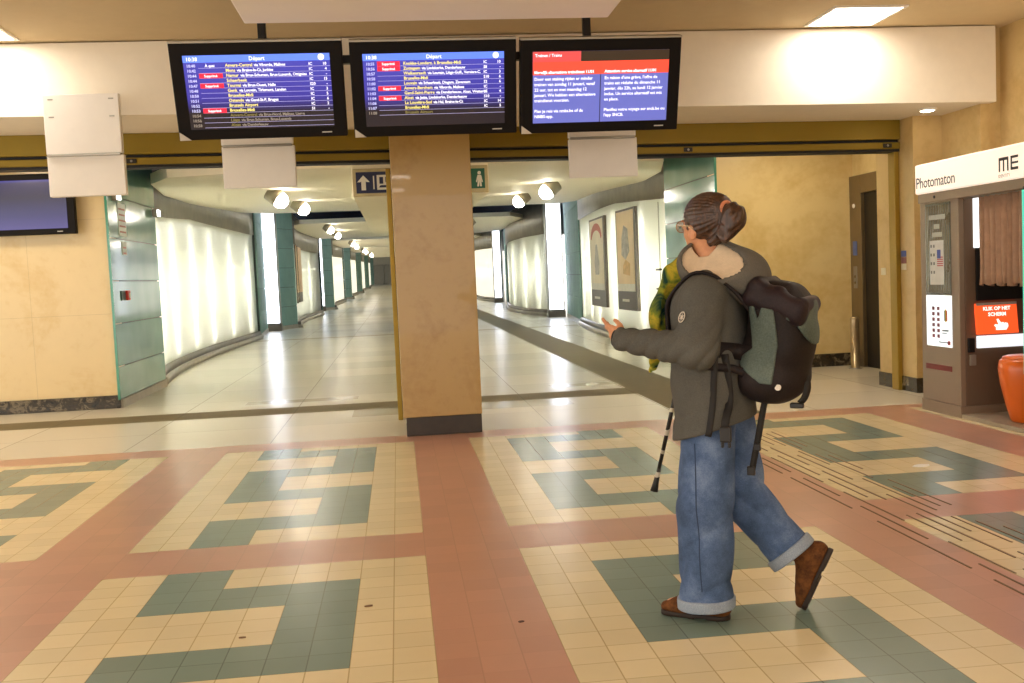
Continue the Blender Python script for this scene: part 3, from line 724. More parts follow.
# screen on the left wall
r = thing('wall_monitor', 'dark wall screen with purple blue picture on the left marble wall', 'screen', (-4.33, 7.3, 2.08))
m = MB(); m.rbox(-4.95, 7.26, 2.075, -3.725, 7.34, 2.77, .008); obj('bezel', m, M_bezel, r)
t = NT('monitor_picture'); v = t.coord(); sp = t.n('ShaderNodeSeparateXYZ'); t.l(v, sp.inputs[0])
c = t.ramp(t.math('DIVIDE', sp.outputs[2], .7), [(.08, srgb('#5c5494')), (.3, srgb('#4d4a78')), (.6, srgb('#504c5c')), (.84, srgb('#4a4668')), (.9, srgb('#4448b0'))])
t.pbsdf((.01,.01,.01,1), .2, emit=c, estr=.6)
m = MB(); m.box(-4.88, 7.254, 2.14, -3.81, 7.262, 2.70); obj('display', m, t.m, r)
m = MB(); m.rbox(-4.5, 7.34, 2.3, -4.1, 7.44, 2.55, .005); obj('wall_bracket', m, M_black, r)
m = MB(); m.box(-3.93, 7.253, 2.1, -3.87, 7.26, 2.11); obj('maker_mark', m, M_alu, r)

# ------------------------------------------------------------------ lift and its surroundings
r = thing('lift_portal', 'brown steel lift surround with dark doorway beyond the right opening', 'lift', (5.8, 7.0, 0))
m = MB(); m.rbox(5.775, 7.27, 0, 5.84, 7.62, 2.43, .005); m.rbox(5.775, 5.6, 2.2, 5.84, 7.268, 2.43, .005); obj('frame', m, M_steel, r)
m = MB(); m.box(5.825, 5.6, 0, 5.86, 7.27, 2.2); obj('door', m, mat('lift_dark', '#2b261e', .4, .4), r)
m = MB(); m.rbox(5.768, 7.4, 1.0, 5.777, 7.5, 1.28, .003); cp = obj('call_panel', m, M_alu, r)
m = MB()
for z in (1.07, 1.15): m.lathe([(0,.018),(.008,.016)], (5.768,7.45,z), (-1,0,0), 12)
obj('buttons', m, M_steel, cp)
m = MB(); m.rbox(5.768, 7.39, 1.42, 5.777, 7.5, 1.6, .003); obj('blue_pictogram', m, mat('pict_blue', '#5a6fae', .4), r)
m = MB(); m.lathe([(0,.03),(.01,.028)], (5.772,7.45,2.05), (-1,0,0), 14); obj('indicator', m, M_white, r)
r = thing('bollard', 'slim brushed steel bollard standing before the lift surround', 'bollard', (5.6, 7.14, 0))
m = MB(); m.lathe([(0,.075),(.012,.075),(.014,.055),(.62,.055),(.645,.05),(.655,.03)], (5.6,7.14,0), (0,0,1), 24); obj('post', m, mat('bollard_steel', '#b3a283', .3, .7), r, True)
m = MB(); m.lathe([(.0,.085),(.01,.085),(.014,.078)], (5.6,7.14,0), (0,0,1), 24); obj('base_plate', m, M_alu, r)
def sticker(y, z0, z1, lab, cs, x=5.075):
    r = thing('wall_sticker', lab, 'sticker', (x, y, z0))
    h = (z1-z0)/len(cs)
    for i, c_ in enumerate(cs):
        m = MB(); m.rbox(x-.006, y-.05, z1-h*(i+1), x-.0, y+.05, z1-h*i-.004, .002); obj('panel', m, mat('sticker'+c_, c_, .4), r)
sticker(4.86, 1.24, 1.44, 'blue and white stickers on the near edge of the right marble column', ['#4f62a8', '#8d5a5c', '#e2dcc4'])
sticker(5.3, 1.19, 1.27, 'small white switch plate on the right marble column behind the guide rail', ['#ddd6bd'])

# ------------------------------------------------------------------ photo booth
r = thing('photo_booth', 'grey-brown photo booth with glowing white sign on top and short curtain', 'photo booth', (5.0, 2.9, 0))
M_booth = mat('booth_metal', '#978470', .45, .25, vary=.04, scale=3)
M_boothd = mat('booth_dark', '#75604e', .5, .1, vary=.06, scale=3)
FX = 4.57
m = MB(); m.rbox(FX, 2.985, .1, FX+.05, 3.6, 1.905, .006); m.rbox(FX+.05, 3.52, .1, 5.5, 3.6, 2.15, .006); obj('housing', m, M_booth, r)
m = MB(); m.box(FX-.006, 2.975, .0, 5.5, 3.607, .1); obj('kick_plate', m, M_booth, r)
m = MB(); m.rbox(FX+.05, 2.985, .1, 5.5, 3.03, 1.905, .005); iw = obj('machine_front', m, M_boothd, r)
m = MB(); m.rbox(FX-.012, 2.06, 1.835, FX+.06, 3.61, 1.915, .006); obj('lintel', m, M_booth, r)
m = MB(); m.lathe([(0,.014),(.006,.012)], (FX-.012, 3.33, 1.875), (-1,0,0), 12); obj('lock', m, M_black, r)
M_boothsign = emis('booth_sign_glow', '#fff1df', .42)
m = MB(); m.rbox(FX-.03, 2.03, 1.915, 5.52, 3.625, 2.175, .015); sg = obj('light_sign', m, M_boothsign, r)
Mx = plane_mtx((FX-.0325, 3.60, 1.95), (0,-1,0), (0,0,1)); ink = mat('sign_ink', '#3b3430', .5)
obj('lettering', text_mb([('Photomaton', .0, .015)], .135, Mx, bold=.0005, spacing=.93), ink, sg)
# the two cut-line letters m E
me_ = MB()
def bar(y0, y1, z0, z1): me_.box(FX-.034, 3.60-y1, z0, FX-.031, 3.60-y0, z1)
x_ = 1.245
bar(x_,x_+.014,1.985,2.08); bar(x_,x_+.12,2.068,2.09); bar(x_+.053,x_+.067,1.985,2.08); bar(x_+.106,x_+.12,1.985,2.08)
y_ = x_+.15
bar(y_,y_+.09,1.985,2.005); bar(y_+.01,y_+.09,2.03,2.045); bar(y_,y_+.09,2.072,2.09); bar(y_,y_+.016,1.985,2.09)
obj('emblem', me_, ink, sg)
obj('small_print', text_mb([('IDENTITY', 1.235, -.01)], .035, Mx), ink, sg)
# tall display window on the outside panel
m = MB(); m.rbox(FX-.008, 3.1, 1.03, FX+.002, 3.5, 1.82, .003); wi = obj('display_window', m, mat('booth_window', '#4a4026', .15, vary=.3, scale=5, coat=.6), r)
m = MB()
for i in range(14):
    y = 3.12+i*.027; m.box(FX-.0095, y, 1.05, FX-.007, y+.009, 1.8)
obj('wood_slats', m, mat('slat_brown', '#6d5c33', .5), wi)
lm = MB(); lm.box(FX-.012, 3.2, 1.12, FX-.009, 3.42, 1.5); lf_ = obj('leaflet', lm, mat('leaflet_white', '#d9d8d2', .5), wi)
fl = MB()
for i in range(5): fl.box(FX-.014, 3.21, 1.36-.018*i*1.0-.009, FX-.0115, 3.3, 1.36-.018*i)
obj('flag_stripes', fl, mat('flag_red', '#b3434a', .5), lf_)
fl = MB(); fl.box(FX-.0145, 3.245, 1.345, FX-.012, 3.3, 1.42); obj('flag_corner', fl, mat('flag_blue', '#3c4e9a', .5), lf_)
fl = MB()
for yy in (3.34, 3.385):
    for i in range(4): fl.box(FX-.014, yy, 1.44-.075*i, FX-.0115, yy+.022, 1.465-.075*i)
obj('passport_photos', fl, mat('photo_grey', '#6a6f6d', .5, vary=.3, scale=30), lf_)
lab_ = MB()
for (a, b, z) in ((3.17,3.43,1.68),(3.26,3.35,1.6),(3.22,3.38,1.53)): lab_.box(FX-.012, a, z, FX-.009, b, z+.04)
obj('white_labels', lab_, mat('label_grey', '#b8b9ac', .5), wi)
m = MB(); m.rbox(FX-.01, 3.1, .585, FX+.002, 3.5, 1.028, .003); li = obj('lit_poster', m, emis('poster_glow', '#e8eef0', .68), r)
pm = MB()
for yy in (3.36, 3.28):
    for i in range(6): pm.box(FX-.0125, yy, .93-.048*i-.03, FX-.0095, yy+.04, .93-.048*i)
obj('sample_photos', pm, mat('sample_photo', '#8d5560', .5, vary=.4, scale=40), li)
for (a, c_) in ((0,'#2a2a2a'),(1,'#d9b82e'),(2,'#c0403a')):
    em = MB(); em.rbox(FX-.0125, 3.205-.016*a-.016, .80+(.01 if a != 1 else 0), FX-.0095, 3.205-.016*a, .91-(.01 if a != 1 else 0), .001); obj('flag_band', em, mat('flag'+c_, c_, .5), li)
pm = MB(); pm.box(FX-.0125, 3.14, .72, FX-.0095, 3.24, .735); pm.box(FX-.0125, 3.17, .7, FX-.0095, 3.24, .708); pm.box(FX-.0125, 3.12, .62, FX-.0095, 3.3, .63); obj('print', pm, mat('print_grey', '#8f9aa0', .5), li)
pm = MB(); pm.box(FX-.0125, 3.115, .605, FX-.0095, 3.155, .64); obj('red_mark', pm, mat('mark_red', '#c0403a', .5), li)
m = MB(); m.rbox(FX-.006, 3.112, .378, FX+.01, 3.53, .425, .003); obj('photo_slot', m, mat('slot_red', '#7a1410', .3, coat=.5), r)
# seat side: screen, lights, floor, curtain
fy = 2.983
m = MB(); m.rbox(4.70, fy-.012, 1.42, 5.3, fy+.01, 1.9, .004); obj('flash_window', m, emis('flash_glow', '#eef3f6', .9), iw)
m = MB(); m.rbox(4.715, fy-.014, .98, 5.4, fy+.01, 1.42, .004); obj('camera_window', m, M_slot, iw)
def tilted(x0, x1, z0, z1, y0, y1, th): # panel leaning, bottom edge nearer
    m = MB(); m.add([(x0,y0,z0),(x1,y0,z0),(x1,y1,z1),(x0,y1,z1),(x0,y0+th,z0),(x1,y0+th,z0),(x1,y1+th,z1),(x0,y1+th,z1)], [(0,1,2,3),(4,7,6,5),(0,4,5,1),(1,5,6,2),(2,6,7,3),(3,7,4,0)]); return m
M_or = emis('touch_orange', '#ee5424', .75)
m = tilted(4.70, 5.06, .70, .955, fy-.05, fy-.02, .03); to = obj('touch_screen', m, M_or, iw)
def tm(x, z): return plane_mtx((x, fy-.05+.03*(z-.70)/.255-.003, z), (1,0,0), (0,.117,1))
tm0 = plane_mtx((4.70, fy-.053, .70), (1,0,0), (0,.117,1)); wt = emis('touch_white', '#fff2ea', .8)
obj('lettering', text_mb([('KLIK OP HET', .18, .198, 'CENTER'), ('SCHERM', .18, .150, 'CENTER')], .042, tm0, bold=.0015), wt, to)
hb = MB(); hand = [(.16,.03),(.25,.03),(.27,.06),(.265,.085),(.245,.09),(.235,.085),(.225,.095),(.21,.09),(.20,.10),(.185,.125),(.17,.12),(.185,.075),(.155,.08),(.145,.068),(.16,.055)]
hb.add([tm0 @ Vector((a,b,0)) for a,b in hand]+[tm0 @ Vector((a,b,.003)) for a,b in hand], [tuple(range(14,-1,-1)), tuple(range(15,30))]+[(i,(i+1)%15,15+(i+1)%15,15+i) for i in range(15)]); obj('hand_symbol', hb, wt, to)
hb = MB(); hb.add([tm0 @ Vector((a,b,.002)) for a,b in ((0,.24),(.36,.24),(.36,.262),(0,.262))], [(0,1,2,3)]); obj('top_strip', hb, mat('strip_grey', '#b9b3aa', .4), to)
m = MB(); m.rbox(4.715, fy-.02, .583, 5.4, fy+.01, .685, .004); ls = obj('light_strip', m, emis('strip_glow', '#dfe4ea', .75), iw)
for xs in (4.80, 4.96):
    m = MB(); m.lathe([(0,.03),(.006,.028)], (xs, fy-.02, .635), (0,-1,0), 14); obj('bulb', m, emis('bulb_glow', '#ffffff', 2.0), ls)
m = MB(); m.rbox(4.635, fy-.02, .55, 4.69, fy+.01, .67, .004); obj('coin_slot', m, M_slot, iw)
m = MB(); m.rbox(4.65, fy-.02, .44, 4.70, fy+.01, .53, .004); obj('card_reader', m, mat('reader_grey', '#8e8478', .4), iw)
m = MB(); m.rbox(FX+.0, 2.06, .0, 5.5, 2.985, .035, .004); obj('floor_plate', m, mat('booth_floor', '#a89a84', .4, vary=.1), r)
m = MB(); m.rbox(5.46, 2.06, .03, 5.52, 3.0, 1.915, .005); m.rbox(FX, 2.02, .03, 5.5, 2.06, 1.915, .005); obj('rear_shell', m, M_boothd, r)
m = MB(); m.tube([(4.63, 2.06, 1.835), (4.63, 2.985, 1.835)], .012, 10); cr = obj('curtain_rail', m, M_alu, r)
cu = MB(); nc = 60; vs = []; fs = []
for i in range(nc+1):
    y = 2.10+(2.775-2.10)*i/nc
    for j, z in enumerate((1.828, 1.7, 1.4, 1.2, 1.12)):
        a = .022*(.6+.4*j/4); vs.append((4.635+a*math.sin(i*.95+.25*j)+.006*math.sin(i*2.3), y+.006*math.sin(i*1.7+j), z+(.012*math.sin(i*.5) if j == 4 else 0)))
for i in range(nc):
    for j in range(4): fs.append((i*5+j, (i+1)*5+j, (i+1)*5+j+1, i*5+j+1))
cu.add(vs, fs); co = obj('curtain', cu, mat('curtain_cloth', '#b08c72', .85, vary=.12, scale=20), r, True)
sm = co.modifiers.new('thickness', 'SOLIDIFY'); sm.thickness = .006
# orange stool
r = thing('stool', 'orange plastic stool standing inside the photo booth', 'stool', (4.80, 2.45, .035))
M_orange = mat('orange_plastic', '#f57420', .3, vary=.03, coat=.4)
m = MB(); m.lathe([(.0,.10),(.02,.115),(.15,.15),(.3,.185),(.42,.2),(.485,.19),(.5,.17)], (4.80,2.45,.035), (0,0,1), 32); obj('shell', m, M_orange, r, True)
m = MB(); m.lathe([(.495,.172),(.515,.165),(.525,.13),(.527,.02)], (4.80,2.45,.035), (0,0,1), 32); obj('seat', m, M_orange, r, True)

# advertising display at the right edge
r = thing('display_kiosk', 'dark display column with teal light edges at the right picture edge', 'kiosk', (4.75, 1.75, 0))
m = MB(); m.rbox(4.49, 1.30, 0, 5.0, 2.0, 1.85, .012); obj('housing', m, mat('kiosk_dark', '#3c3a33', .4, .2), r)
m = MB(); m.rbox(4.478, 1.38, .52, 4.495, 1.95, 1.79, .004); sc_ = obj('screen', m, emis('kiosk_picture', '#8f98c8', .6), r)
m = MB(); m.box(4.48, 1.975, .47, 4.49, 1.985, 1.82); m.box(4.48, 1.32, 1.81, 4.49, 1.985, 1.82); m.box(4.48, 1.32, .47, 4.49, 1.985, .48); obj('light_edge', m, emis('teal_glow', '#58c8ac', .7), r)
r = thing('yellow_sign', 'small yellow sign on top of the display column', 'sign', (4.6, 1.9, 1.85))
m = MB(); m.rbox(4.5, 1.55, 1.86, 4.54, 1.99, 1.96, .004); obj('panel', m, mat('sign_yellow', '#e0b040', .4), r)
m = MB(); m.rbox(4.515, 1.7, 1.848, 4.53, 1.76, 1.865, .002); obj('foot', m, M_black, r)
m = MB()
for z in (1.885, 1.915): m.box(4.496, 1.6, z, 4.501, 1.95, z+.012)
obj('print', m, mat('print_brown', '#8a6420', .5), r)

# bits on the floor
rg = random.Random(11)
def bit(nm, x, y, lab, cat, col, w_, l_, h=.006, rot=0.):
    m = MB(); n = 9; pts = [(math.cos(2*PI*i/n)*w_*(.8+.4*rg.random()), math.sin(2*PI*i/n)*l_*(.8+.4*rg.random())) for i in range(n)]
    c, s = math.cos(rot), math.sin(rot); m.prism([(x+a*c-b*s, y+a*s+b*c) for a, b in pts], .0, h)
    tag(obj(nm, m, mat(nm+'_'+cat, col, .6)), lab, cat)
bit('dry_leaf', -.261, -.726, 'brown scrap of leaf on cream tiles left of the red strip', 'leaf', '#6a4a26', .018, .006, .006, .2)
bit('dry_leaf', -.745, -.987, 'pale brown scrap on cream tiles in the lower left panel', 'leaf', '#8a6a3c', .014, .005, .005)
bit('gum_spot', .347, -1.064, 'dark gum spot on the red strip before the pillar', 'stain', '#4a2c22', .011, .011, .002)
bit('paper_scrap', 3.28, 1.26, 'scrap of white paper on the floor right of the person', 'paper', '#f0ede4', .06, .045, .003, .4)
# ------------------------------------------------------------------ sculpting by distance fields
F32 = np.float32
def V3(*a): return np.array(a, dtype=F32)
def nrm(a): a = np.array(a, dtype=float); return a/np.linalg.norm(a)
def cone(p, a, b, ra, rb):
    a = V3(*a); b = V3(*b); ba = b-a; pa = p-a
    h = np.clip((pa@ba)/float(ba@ba), 0, 1)
    d = pa-h[..., None]*ba
    return np.sqrt((d*d).sum(-1))-(ra+(rb-ra)*h)
def fcone(p, a, b, ra, rb, ax, k):
    """tapered limb with an oval section: squeezed by k along axis ax"""
    q = p.copy(); m = (np.array(a)+np.array(b))/2; ax = nrm(ax).astype(F32)
    t = (q-V3(*m))@ax; q = q+(t*(1/k-1))[..., None]*ax
    a2 = np.array(a)+ax*float((np.array(a)-m)@ax)*(1/k-1); b2 = np.array(b)+ax*float((np.array(b)-m)@ax)*(1/k-1)
    return cone(q, a2, b2, ra, rb)*min(1, k)
def ell(p, c, r, rot=None):
    q = p-V3(*c)
    if rot is not None: q = q@np.array(rot, dtype=F32)
    r = V3(*r); k0 = np.sqrt(((q/r)**2).sum(-1)); k1 = np.sqrt(((q/(r*r))**2).sum(-1))
    return k0*(k0-1)/np.maximum(k1, 1e-6)
def rboxd(p, c, h, r, rot=None):
    q = p-V3(*c)
    if rot is not None: q = q@np.array(rot, dtype=F32)
    d = np.abs(q)-V3(*h)+r
    return np.sqrt((np.maximum(d, 0)**2).sum(-1))+np.minimum(d.max(-1), 0)-r
def smin(a, b, k):
    h = np.clip(.5+.5*(b-a)/k, 0, 1); return b+(a-b)*h-k*h*(1-h)
def smax(a, b, k): return -smin(-a, -b, k)
def plane(p, o, n): return (p-V3(*o))@nrm(n).astype(F32)
_wr = np.random.RandomState(5); _K = _wr.randn(14, 3); _K /= np.linalg.norm(_K, axis=1)[:, None]; _PH = _wr.rand(14)*6.28
def wob(p, f, o=0):
    s = 0
    for i in range(6): s = s+np.sin(p@(_K[(i+o) % 14]*f*(1+.35*i)).astype(F32)+_PH[(i+o) % 14])
    return s/6
def rotz(a): c, s = math.cos(a), math.sin(a); return [[c,-s,0],[s,c,0],[0,0,1]]
def frame(xa, za):
    x = nrm(xa); z = np.array(za, dtype=float); z = nrm(z-x*(z@x)); y = np.cross(z, x); return np.stack([x, y, z], 1)
def nets(f, lo, hi, h):
    lo = np.array(lo); n = np.ceil((np.array(hi)-lo)/h).astype(int)+1
    ax = [(lo[i]+h*np.arange(n[i])).astype(F32) for i in range(3)]
    D = np.empty(tuple(n), F32); st = max(1, int(400000/(n[1]*n[2])))
    for i in range(0, n[0], st):
        g = np.stack(np.meshgrid(ax[0][i:i+st], ax[1], ax[2], indexing='ij'), -1)
        D[i:i+st] = f(g.reshape(-1, 3)).reshape(g.shape[:3])
    S = D < 0; c = n-1
    def sl(A, o): return A[o[0]:o[0]+c[0], o[1]:o[1]+c[1], o[2]:o[2]+c[2]]
    co = [(a,b,d) for a in (0,1) for b in (0,1) for d in (0,1)]
    cnt = np.zeros(tuple(c), np.int8)
    for o in co: cnt += sl(S, o)
    act = np.argwhere((cnt > 0) & (cnt < 8)); m = len(act)
    idx = -np.ones(tuple(c), np.int64); idx[tuple(act.T)] = np.arange(m)
    acc = np.zeros((m, 3)); num = np.zeros(m)
    for o in co:
        for a in range(3):
            if o[a]: continue
            e = list(o); e[a] = 1
            d0 = D[tuple((act+np.array(o)).T)]; d1 = D[tuple((act+np.array(e)).T)]; x = (d0 < 0) != (d1 < 0)
            t_ = np.where(x, d0/np.where(x, d0-d1, 1), 0); pos = np.tile(np.array(o, float), (m, 1)); pos[:, a] = t_
            acc += np.where(x[:, None], pos, 0); num += x
    vs = lo+(act+acc/num[:, None])*h
    quads = []
    for a in range(3):
        b, d = (a+1) % 3, (a+2) % 3
        s0 = [slice(None)]*3; s1 = [slice(None)]*3; s0[a] = slice(0, -1); s1[a] = slice(1, None)
        for q in (s0, s1): q[b] = slice(1, -1); q[d] = slice(1, -1)
        A, B = S[tuple(s0)], S[tuple(s1)]
        e = np.argwhere(A != B)
        if not len(e): continue
        flip = A[tuple(e.T)]
        e[:, b] += 1; e[:, d] += 1
        def cid(ob, od):
            q = e.copy(); q[:, b] += ob; q[:, d] += od; return idx[tuple(q.T)]
        q = np.stack([cid(-1,-1), cid(0,-1), cid(0,0), cid(-1,0)], 1)
        q[~flip] = q[~flip][:, ::-1]; quads.append(q)
    return vs, np.concatenate(quads)
def sculpt(name, f, lo, hi, h, m, parent, label=None):
    vs, q = nets(f, lo, hi, h)
    off = ORG.get(root_of(parent).name); off = np.array(off) if off is not None else 0
    me = bpy.data.meshes.new(name); vs = vs-off
    me.vertices.add(len(vs)); me.vertices.foreach_set('co', vs.astype(F32).ravel())
    me.loops.add(q.size); me.loops.foreach_set('vertex_index', q.astype(np.int32).ravel())
    me.polygons.add(len(q)); me.polygons.foreach_set('loop_start', np.arange(0, q.size, 4, dtype=np.int32))
    me.polygons.foreach_set('use_smooth', np.ones(len(q), bool))
    me.update(calc_edges=True); me.validate()
    me.materials.append(m); o = bpy.data.objects.new(name, me); C.objects.link(o); o.parent = parent
    if label: o['label'] = label
    return o

# ------------------------------------------------------------------ the walking person: x ahead, y to the left, z up
ANG = math.atan2(.5403, -.8415); FOOT = (1.08, -1.09, 0)
per = thing('person', 'person in grey hooded jacket and blue jeans walking left, one hand held out', 'person', FOOT, (0, 0, ANG)); ORG[per.name] = Vector((0,0,0))
def w_at(l):   # figure's frame -> world
    c, s = math.cos(ANG), math.sin(ANG); return (FOOT[0]+l[0]*c-l[1]*s, FOOT[1]+l[0]*s+l[1]*c, l[2])

M_skin = NT('skin'); v_ = M_skin.coord()
b_ = M_skin.pbsdf(M_skin.ramp(M_skin.noise(v_, 40, 3), [(.3, srgb('#c98a63')), (.7, srgb('#d89c74'))]), .5, spec=.4)
b_.inputs['Subsurface Weight'].default_value = .12; b_.inputs['Subsurface Radius'].default_value = (.02,.008,.004); M_skin = M_skin.m
HC = np.array([-.060, .0, 0.]); HY = math.radians(-32); HR = np.array(rotz(HY))
def hl(x, y, z): return tuple(HC+HR@np.array([x, y, z]))     # head frame -> figure frame
SHL, ELL_, WRL = (-.085,.165,1.245), (-.075,.232,1.062), (.215,.208,1.102)
SHR, ELR, WRR = (-.085,-.165,1.245), (-.10,-.225,1.05), (.055,-.165,.965)
HIP = ((-.06,.085,.83), (-.07,-.085,.83)); KN = ((-.035,.09,.44), (-.15,-.10,.445)); AN = ((-.065,.09,.09), (-.40,-.12,.205))
hd_ = nrm((.80,-.50,.24)); ht = nrm(np.array([.15,.1,1.])-hd_*(np.array([.15,.1,1.])@hd_)); hn = np.cross(ht, hd_); hn = hn if hn[1] > 0 else -hn
STK0, STK1 = np.array([.085,-.115,.985]), np.array([.222,-.10,.445]); sdir = nrm(STK1-STK0)
def finger(base, d, t, lens, bends, n, r0):
    """chain of joints: bends (radians) fold towards -n"""
    pts = [np.array(base)]; a = 0
    for L_, b in zip(lens, bends):
        a += b; pts.append(pts[-1]+L_*(d*math.cos(a)-n*math.sin(a)))
    return pts, [r0, r0*.93, r0*.86, r0*.74]
def hand_left():
    W = np.array(WRL); out = [(W-hd_*.03, W+hd_*.02, .026, .027)]
    for off, ln, L_, bd, r in ((.026,.082,(.040,.025,.021),(.10,.18,.12),.0085), (.009,.086,(.044,.028,.022),(.25,.35,.25),.0088), (-.009,.082,(.040,.026,.021),(.55,.75,.45),.0083), (-.025,.073,(.032,.02,.018),(.75,.85,.5),.0075)):
        k = W+hd_*ln+ht*off
        out.append((W+hd_*.012+ht*off*.6, k, .0155, .0115))
        p_, rs = finger(k, nrm(hd_+ht*off*4.2), ht, L_, bd, hn, r)
        for i in range(3): out.append((p_[i], p_[i+1], rs[i], rs[i+1]))
    t0 = W+hd_*.02+ht*.022-hn*.004; t1 = t0+nrm(hd_*.85+ht*.38-hn*.4)*.042; t2 = t1+nrm(hd_*.95+ht*.12-hn*.3)*.032; t3 = t2+nrm(hd_*.98-ht*.05-hn*.25)*.024
    out += [(t0, t1, .0145, .0115), (t1, t2, .0105, .0092), (t2, t3, .0092, .0075)]
    return out
def hand_right():
    W = np.array(WRR); c = STK0+sdir*.03; ax = sdir; u = nrm(np.array([0,-1,0])-ax*float(np.array([0,-1,0])@ax)); w_ = np.cross(ax, u)
    out = [(W, c+u*.03, .026, .024), (c+u*.03-ax*.028, c+u*.03+ax*.034, .016, .014)]
    for s, r in ((-.032,.0083),(-.011,.0086),(.010,.0083),(.030,.0074)):
        ar = [c+ax*s+(u*math.cos(t_)+w_*math.sin(t_))*rr for t_, rr in ((.2,.032),(1.3,.027),(2.3,.024),(3.3,.022),(4.1,.021))]
        for i in range(4): out.append((ar[i], ar[i+1], r*(1-.06*i), r*(.94-.06*i)))
    ar = [c-ax*.03+(u*math.cos(t_)+w_*math.sin(t_))*rr+ax*s for t_, rr, s in ((0.,.035,0),(-1.1,.031,.006),(-2.0,.027,.018),(-2.7,.025,.03))]
    for i in range(3): out.append((ar[i], ar[i+1], .0125-.0015*i, .011-.0015*i))
    return out
HLs, HRs = hand_left(), hand_right()
def f_body(p):
    # head
    rh = HR
    d = ell(p, hl(-.012,0,1.548), (.098,.076,.092), rh)
    d = smin(d, ell(p, hl(.028,0,1.495), (.066,.058,.078), rh), .03)
    d = smin(d, ell(p, hl(.066,0,1.442), (.024,.026,.018), rh), .025)          # chin
    d = smin(d, ell(p, hl(.052,.03,1.497), (.028,.022,.02), rh), .012); d = smin(d, ell(p, hl(.052,-.03,1.497), (.028,.022,.02), rh), .012)
    d = smin(d, cone(p, hl(.088,0,1.532), hl(.110,0,1.492), .008, .012), .012)  # nose
    for s in (-1, 1):
        d = smax(d, -ell(p, hl(.096,s*.031,1.527), (.016,.019,.012), rh), .010)   # eye sockets
        d = smin(d, ell(p, hl(.080,s*.031,1.527), (.014,.014,.013), rh), .003)
        d = smin(d, cone(p, hl(.088,s*.014,1.551), hl(.082,s*.048,1.549), .006, .005), .008)  # brow
        e = ell(p, hl(-.008,s*.078,1.502), (.021,.009,.033), rh@np.array(rotz(s*.35)))
        e = smax(e, -ell(p, hl(-.002,s*.087,1.504), (.011,.006,.02), rh), .004)
        d = smin(d, e, .006)
    d = smin(d, ell(p, hl(.088,0,1.468), (.012,.024,.007), rh), .006); d = smin(d, ell(p, hl(.085,0,1.457), (.012,.02,.007), rh), .006)
    d = smax(d, -ell(p, hl(.101,0,1.4625), (.008,.022,.0016), rh), .002)
    d = smin(d, cone(p, (-.08,0,1.24), hl(-.015,0,1.46), .05, .05), .03)
    # trunk
    t_ = fcone(p, (-.075,-.09,1.20), (-.075,.09,1.20), .075, .075, (1,0,0), .9)
    t_ = smin(t_, fcone(p, (-.07,0,1.16), (-.06,0,1.02), .125, .112, (1,0,0), .75), .06)
    t_ = smin(t_, fcone(p, (-.065,0,.98), (-.065,0,.86), .115, .135, (1,0,0), .8), .06)
    d = smin(d, t_, .05)
    for S_, E_, W_h in ((SHL, ELL_, WRL), (SHR, ELR, WRR)):
        d = smin(d, cone(p, (S_[0],S_[1]*.92,S_[2]-.03), E_, .048, .040), .03); d = smin(d, cone(p, E_, W_h, .040, .0255), .015)
    for (h, k, a) in zip(HIP, KN, AN):
        d = smin(d, cone(p, h, k, .082, .054), .04); d = smin(d, cone(p, k, a, .052, .036), .02)
    d = smin(d, cone(p, AN[0], (.10,.09,.035), .036, .026), .02); d = smin(d, cone(p, AN[1], (-.375,-.12,.06), .034, .026), .02)
    d = smin(d, cone(p, AN[0], (-.085,.09,.045), .034, .03), .02); d = smin(d, cone(p, AN[1], (-.430,-.12,.215), .032, .025), .02)
    near = (np.abs(p[:, 0]-.29) < .16) & (np.abs(p[:, 1]-.14) < .15) & (np.abs(p[:, 2]-1.13) < .13)
    if near.any():
        q = p[near]; e = d[near]; hh = None
        for a, b, ra, rb in HLs:
            x = cone(q, a, b, ra, rb); hh = x if hh is None else smin(hh, x, .003)
        d[near] = smin(e, hh, .008)
    near = (np.abs(p[:, 0]-.09) < .13) & (np.abs(p[:, 1]+.13) < .12) & (np.abs(p[:, 2]-.95) < .13)
    if near.any():
        q = p[near]; e = d[near]; hh = None
        for a, b, ra, rb in HRs:
            x = cone(q, a, b, ra, rb); hh = x if hh is None else smin(hh, x, .004)
        d[near] = smin(e, hh, .008)
    return d
sculpt('body', f_body, (-.52,-.32,.012), (.40,.32,1.66), .0058, M_skin, per)
for s in (-1, 1):
    m = MB(); m.lathe([(-.0115,.001),(-.009,.0075),(0,.0115),(.009,.0075),(.0112,.003)], hl(.0815,s*.031,1.527), tuple(HR@np.array([1,0,0])), 16)
    e = obj('eye', m, mat('eye_white', '#e8e2d8', .2), per, True)
    m = MB(); m.lathe([(0,.0055),(.0008,.0045)], hl(.0928,s*.031,1.527), tuple(HR@np.array([1,0,0])), 14); obj('iris', m, mat('iris_brown', '#3a2616', .2), e)

